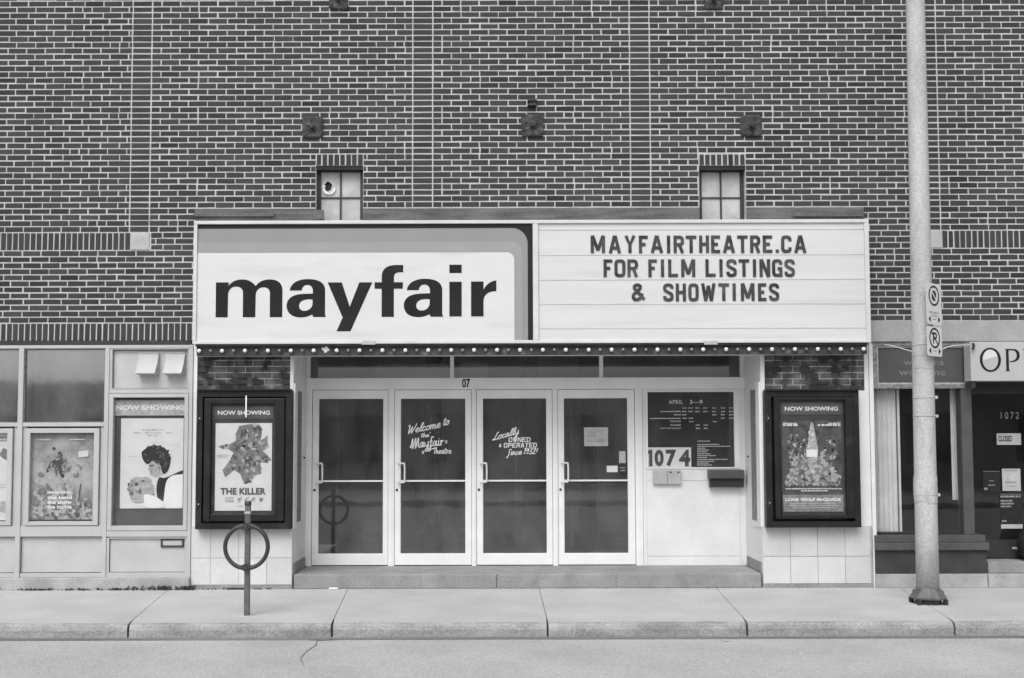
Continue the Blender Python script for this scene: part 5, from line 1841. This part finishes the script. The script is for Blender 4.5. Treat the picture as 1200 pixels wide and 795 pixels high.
for s_ in (1, -1):
    zz = rcz + s_ * (Ro - 0.03)
    # the flattened lug where the ring is bolted on
    lug = [(rcx - 0.115, zz - s_ * 0.022), (rcx + 0.115, zz - s_ * 0.022), (rcx + 0.05, zz + s_ * 0.022), (rcx - 0.05, zz + s_ * 0.022)]
    MB().prism(lug, ry - 0.062, ry - 0.028).build('lug', 'cast', RP, bevel=0.004)
    b_ = MB().lathe([(0.040, 0.0), (0.040, -0.008), (0.034, -0.014), (0.030, -0.010), (0.018, -0.010), (0.014, -0.02)], (rcx, ry - 0.0625, zz), 'Y', 18)
    b_.build('bolt_boss', 'cast', RP, smooth=False)

# street pole
bxp, byp = gnd(1088, 707.5)
PO = thing('street_pole', (bxp, byp, 0), 'tall pale painted metal street pole on a bolted base in front of the right shop', 'pole')
sc_b = at(1188, 640, byp)[0] - at(1088, 640, byp)[0]       # metres per 100 px there
prof = []
for k in range(13):
    py = 690 - (690 + 120) * k / 12
    xl, xr = 1074.2 - (1074.2 - 1062.2) * k / 12 * 0.98, 1100.2 - (1100.2 - 1082.6) * k / 12 * 1.02
    xl = 1074.2 + (1062 - 1074.2) * (690 - py) / 690
    xr = 1100.2 + (1083 - 1100.2) * (690 - py) / 690
    prof.append((at((xl + xr) / 2, py, byp), (at(xr, py, byp)[0] - at(xl, py, byp)[0]) / 2))
mb = MB()
mb.tube([(p_[0][0], byp, p_[0][1]) for p_ in prof], [p_[1] for p_ in prof], 28)
po = mb.build('shaft', 'pole', PO, smooth=True)


def pole_at(py):
    t = (690 - py) / 690
    xl, xr = 1074.2 - 12.2 * t, 1100.2 - 17.2 * t
    return at((xl + xr) / 2, py, byp), (at(xr, py, byp)[0] - at(xl, py, byp)[0]) / 2


mb = MB()
r0 = prof[0][1]
z1_ = prof[0][0][1]
mb.lathe([(0.185, 0.055), (0.19, 0.075), (0.175, 0.085), (0.155, 0.14), (r0 + 0.02, z1_ - 0.02), (r0 + 0.006, z1_ + 0.01)], (bxp, byp, 0), 'Z', 10)
mb.build('base_casting', 'galv', PO, bevel=0.004)
for sx_, sy_ in ((1, 1), (1, -1), (-1, 1), (-1, -1)):
    MB().lathe([(0.028, 0.0), (0.028, 0.055)], (bxp + sx_ * 0.135, byp + sy_ * 0.115, 0.0), 'Z', 6).build('anchor_bolt', 'dark_metal', PO)
MB().lathe([(0.13, 0.0), (0.13, 0.0545)], (bxp, byp, 0.0), 'Z', 20).build('grout_pad', 'joint', PO)
for py, wd in ((405, .006), (418, .004), (432, .004), (466, .006), (488, .008), (580, .012)):
    (xx, zz), rr = pole_at(py)
    pts = [(xx + (rr + 0.002) * math.cos(t), byp + (rr + 0.002) * math.sin(t), zz + 0.006 * math.sin(t + py)) for t in [2 * math.pi * k / 24 for k in range(24)]]
    MB().tube(pts, wd * 0.7, 5, True).build('strap', 'alu_dirty', PO)
    if py >= 466:
        MB().box(xx + rr - 0.004, xx + rr + 0.03, byp - 0.03, byp + 0.0, zz - 0.016, zz + 0.016).build('buckle', 'alu', PO, bevel=0.004)
# wrapped bulge of old paper and tape
(xx, zz), rr = pole_at(573)
mb = MB()
rs = random.Random(3)
n = 24
for j in range(7):
    for k in range(n):
        t = 2 * math.pi * k / n
        q_ = rr + 0.002 + 0.006 * math.sin(math.pi * j / 6) * (0.5 + 0.5 * math.cos(t - math.pi - 0.4)) + rs.uniform(0, .004)
        mb.v.append((xx + q_ * math.cos(t), byp + q_ * math.sin(t), zz - 0.14 + 0.28 * j / 6 + rs.uniform(-.012, .012)))
for j in range(6):
    for k in range(n):
        k2 = (k + 1) % n
        mb.f.append((j * n + k, j * n + k2, (j + 1) * n + k2, (j + 1) * n + k))
        mb.t.append(1)
mb.build('paper_wrap', 'pole', PO, smooth=True)

# parking signs, edge-on to the street
def park_sign(c_px, c_py, hpx, label, top):
    (xx, zz), rr = pole_at(c_py)
    ang = R(40)
    Yq = byp - 0.135
    X, Z = at(c_px, c_py, Yq)
    H = hpx / 100 * sc_b
    Wd = 0.30
    T = thing('parking_sign', (X, Yq, Z - H / 2), label, 'sign', 'parking signs on the street pole', ang)
    w2 = Wd / 2
    pts = []
    rc = 0.025
    for (sx, sz, a0) in ((1, 1, 0), (-1, 1, 90), (-1, -1, 180), (1, -1, 270)):
        for k in range(5):
            t = R(a0 + 90 * k / 4)
            pts.append((sx * (w2 - rc) + rc * math.cos(t), H / 2 + sz * (H / 2 - rc) + rc * math.sin(t)))
    MB().prism(pts, -0.002, 0.002).build('plate', 'sign_white', T, local=True)
    y0 = -0.0028
    cz_ = H * (0.70 if top else 0.62)
    ci = [(0.098 * math.cos(t), cz_ + 0.098 * math.sin(t)) for t in [2 * math.pi * k / 36 for k in range(36)]]
    MB().ribbon(ci, 0.02, y0, -0.0021, True).build('circle', 'ink', T, local=True)
    mb = MB()
    if top:
        oc = [(0.05 * math.cos(R(45 * k + 22)), cz_ + 0.06 * math.sin(R(45 * k + 22))) for k in range(8)]
        mb.prism(oc, y0, -0.0021)
    else:
        cap(mb, 'P', (-0.035, 0.045, cz_ - 0.06, cz_ + 0.06), 0.022, y0, -0.0021)
    mb.build('symbol', 'ink', T, local=True)
    MB().ribbon([(-0.07, cz_ + 0.07), (0.07, cz_ - 0.07)], 0.018, y0 - 0.0005, -0.0021).build('slash', 'sign_white' if top else 'ink', T, local=True)
    za = 0.055
    for s_ in (1, -1):
        MB().prism([(s_ * 0.12, za), (s_ * 0.075, za + 0.035), (s_ * 0.075, za - 0.035)], y0, -0.0021).build('arrow', 'ink', T, local=True)
    MB().ribbon([(-0.035, za), (0.035, za)], 0.01, y0, -0.0021).build('dash', 'ink_mid', T, local=True)
    if top:
        mb = MB()
        scribble(mb, -0.10, 0.10, H * 0.26, 0.028, y0)
        scribble(mb, -0.06, 0.06, H * 0.19, 0.022, y0)
        stuff(mb.build('small_print', 'dim_print', T, local=True))
    MB().box(-0.02, 0.02, 0.003, 0.07, H * 0.4, H * 0.5).build('bracket', 'alu_dirty', T, local=True)


park_sign(1094.4, 356.5, 48.5, 'upper parking plate with octagon symbol strapped to the pole', True)
park_sign(1095.2, 400.5, 34.5, 'lower parking plate with struck out P strapped to the pole', False)

# ================================================================== small things along the foot of the wall
def weeds(x0, x1, n, seed, hmax, yb):
    rs = random.Random(seed)
    cl = [rs.uniform(x0, x1) for _ in range(4)]
    mb = MB()
    for _ in range(n):
        x = cl[rs.randrange(len(cl))] + rs.gauss(0, 0.035) if rs.random() < 0.75 else rs.uniform(x0, x1)
        x, y = min(max(x, x0), x1), yb - abs(rs.gauss(0, 0.016))
        a, l, w = rs.uniform(0, 6.28), rs.uniform(0.3, 1.0) * hmax, rs.uniform(0.004, 0.011)
        dx, dy = math.cos(a) * l * 0.6, -abs(math.sin(a)) * l * 0.4
        mb.poly([(x - w, y, 0.0), (x + w, y, 0.0), (x + dx * .6 + w, y + dy * .6, l * .55), (x + dx, y + dy, l * .7), (x + dx * .6 - w, y + dy * .6, l * .6)])
    return mb


w1 = MB()
for a, b, n, h_, yb in ((0, 60, 70, .045, -.052), (60, 150, 80, .05, -.052), (150, 228, 190, .085, -.052), (226, 285, 60, .04, -.014), (285, 342, 20, .03, -.014)):
    part_ = weeds(PX(a, 688), PX(b, 688), n, a + 5, h_, yb)
    i = len(w1.v)
    w1.v += part_.v
    w1.f += [tuple(i + k for k in f) for f in part_.f]
    w1.t += part_.t
o = stuff(w1.build('weeds', 'weed'))
o['label'], o['category'] = 'low weeds and leaf litter along the foot of the left wall', 'weeds'
w2_ = MB()
rs = random.Random(9)
for _ in range(160):
    x = rs.uniform(PX(345, 690), PX(1150, 690))
    y = -0.012 - abs(rs.gauss(0, 0.02))
    s_ = rs.uniform(0.004, 0.012)
    a = rs.uniform(0, 3)
    w2_.poly([(x + s_ * math.cos(a + t), y + s_ * 0.6 * math.sin(a + t), 0.0025 + rs.uniform(0, .004)) for t in (0, 1.6, 3.1, 4.7)])
o = stuff(w2_.build('grit', 'joint'))
o['label'], o['category'] = 'dark grit along the foot of the entrance step', 'grit'
x, y = gnd(392, 690.5)
tag(MB().box(x - 0.06, x + 0.05, -0.05, -0.015, 0.002, 0.022).build('paper_scrap', 'paper', bevel=0.006), 'small white scrap of litter at the foot of the entrance step', 'litter')
def flat_crack(pts, w, z):
    mb = MB()
    q = []
    for k, (a, b) in enumerate(pts):
        d = Vector(pts[min(k + 1, len(pts) - 1)]) - Vector(pts[max(k - 1, 0)])
        nrm = Vector((-d.y, d.x)).normalized() * w * (0.35 + 0.65 * math.sin(math.pi * (k + .5) / len(pts))) * ru(.6, 1.2)
        q.append(((a + nrm.x, b + nrm.y, z), (a - nrm.x, b - nrm.y, z)))
    for k in range(len(q) - 1):
        mb.poly([q[k][1], q[k + 1][1], q[k + 1][0], q[k][0]])
    return mb


rc_ = flat_crack([gnd(a, b, ZR) for a, b in ((318, 747.6), (335, 748.2), (350, 749), (363, 750.3), (376, 751), (392, 750.4), (410, 749.3), (436, 748.3), (470, 747.6))], 0.014, ZR + 0.0035).build('road_crack', 'joint')
for pts in (((372, 751), (370, 757), (360, 763), (352, 772), (356, 780)), ((842, 751), (852, 752.5), (858, 751.8))):
    struct(flat_crack([gnd(a, b, ZR) for a, b in pts], 0.008, ZR + 0.003).build('road_crack', 'gutter'))
struct(rc_)

# ================================================================== across the street (seen as reflections in the glass)
FB = thing('street_building', (2, -28, 0), 'low flat roofed building across the street, seen only mirrored in the glass', 'building')
MB().box(-30, 30, -36, -25.2, -0.3, 3.55).build('wall', 'far_wall', FB)
MB().box(-30.1, 30.1, -36.1, -25.1, 3.551, 3.75).build('roof', 'far_wall', FB)
for k in range(14):
    x = -27 + k * 4.1
    MB().box(x, x + 2.4, -25.19, -25.15, 0.9, 2.6).build('window', 'far_glass', FB)
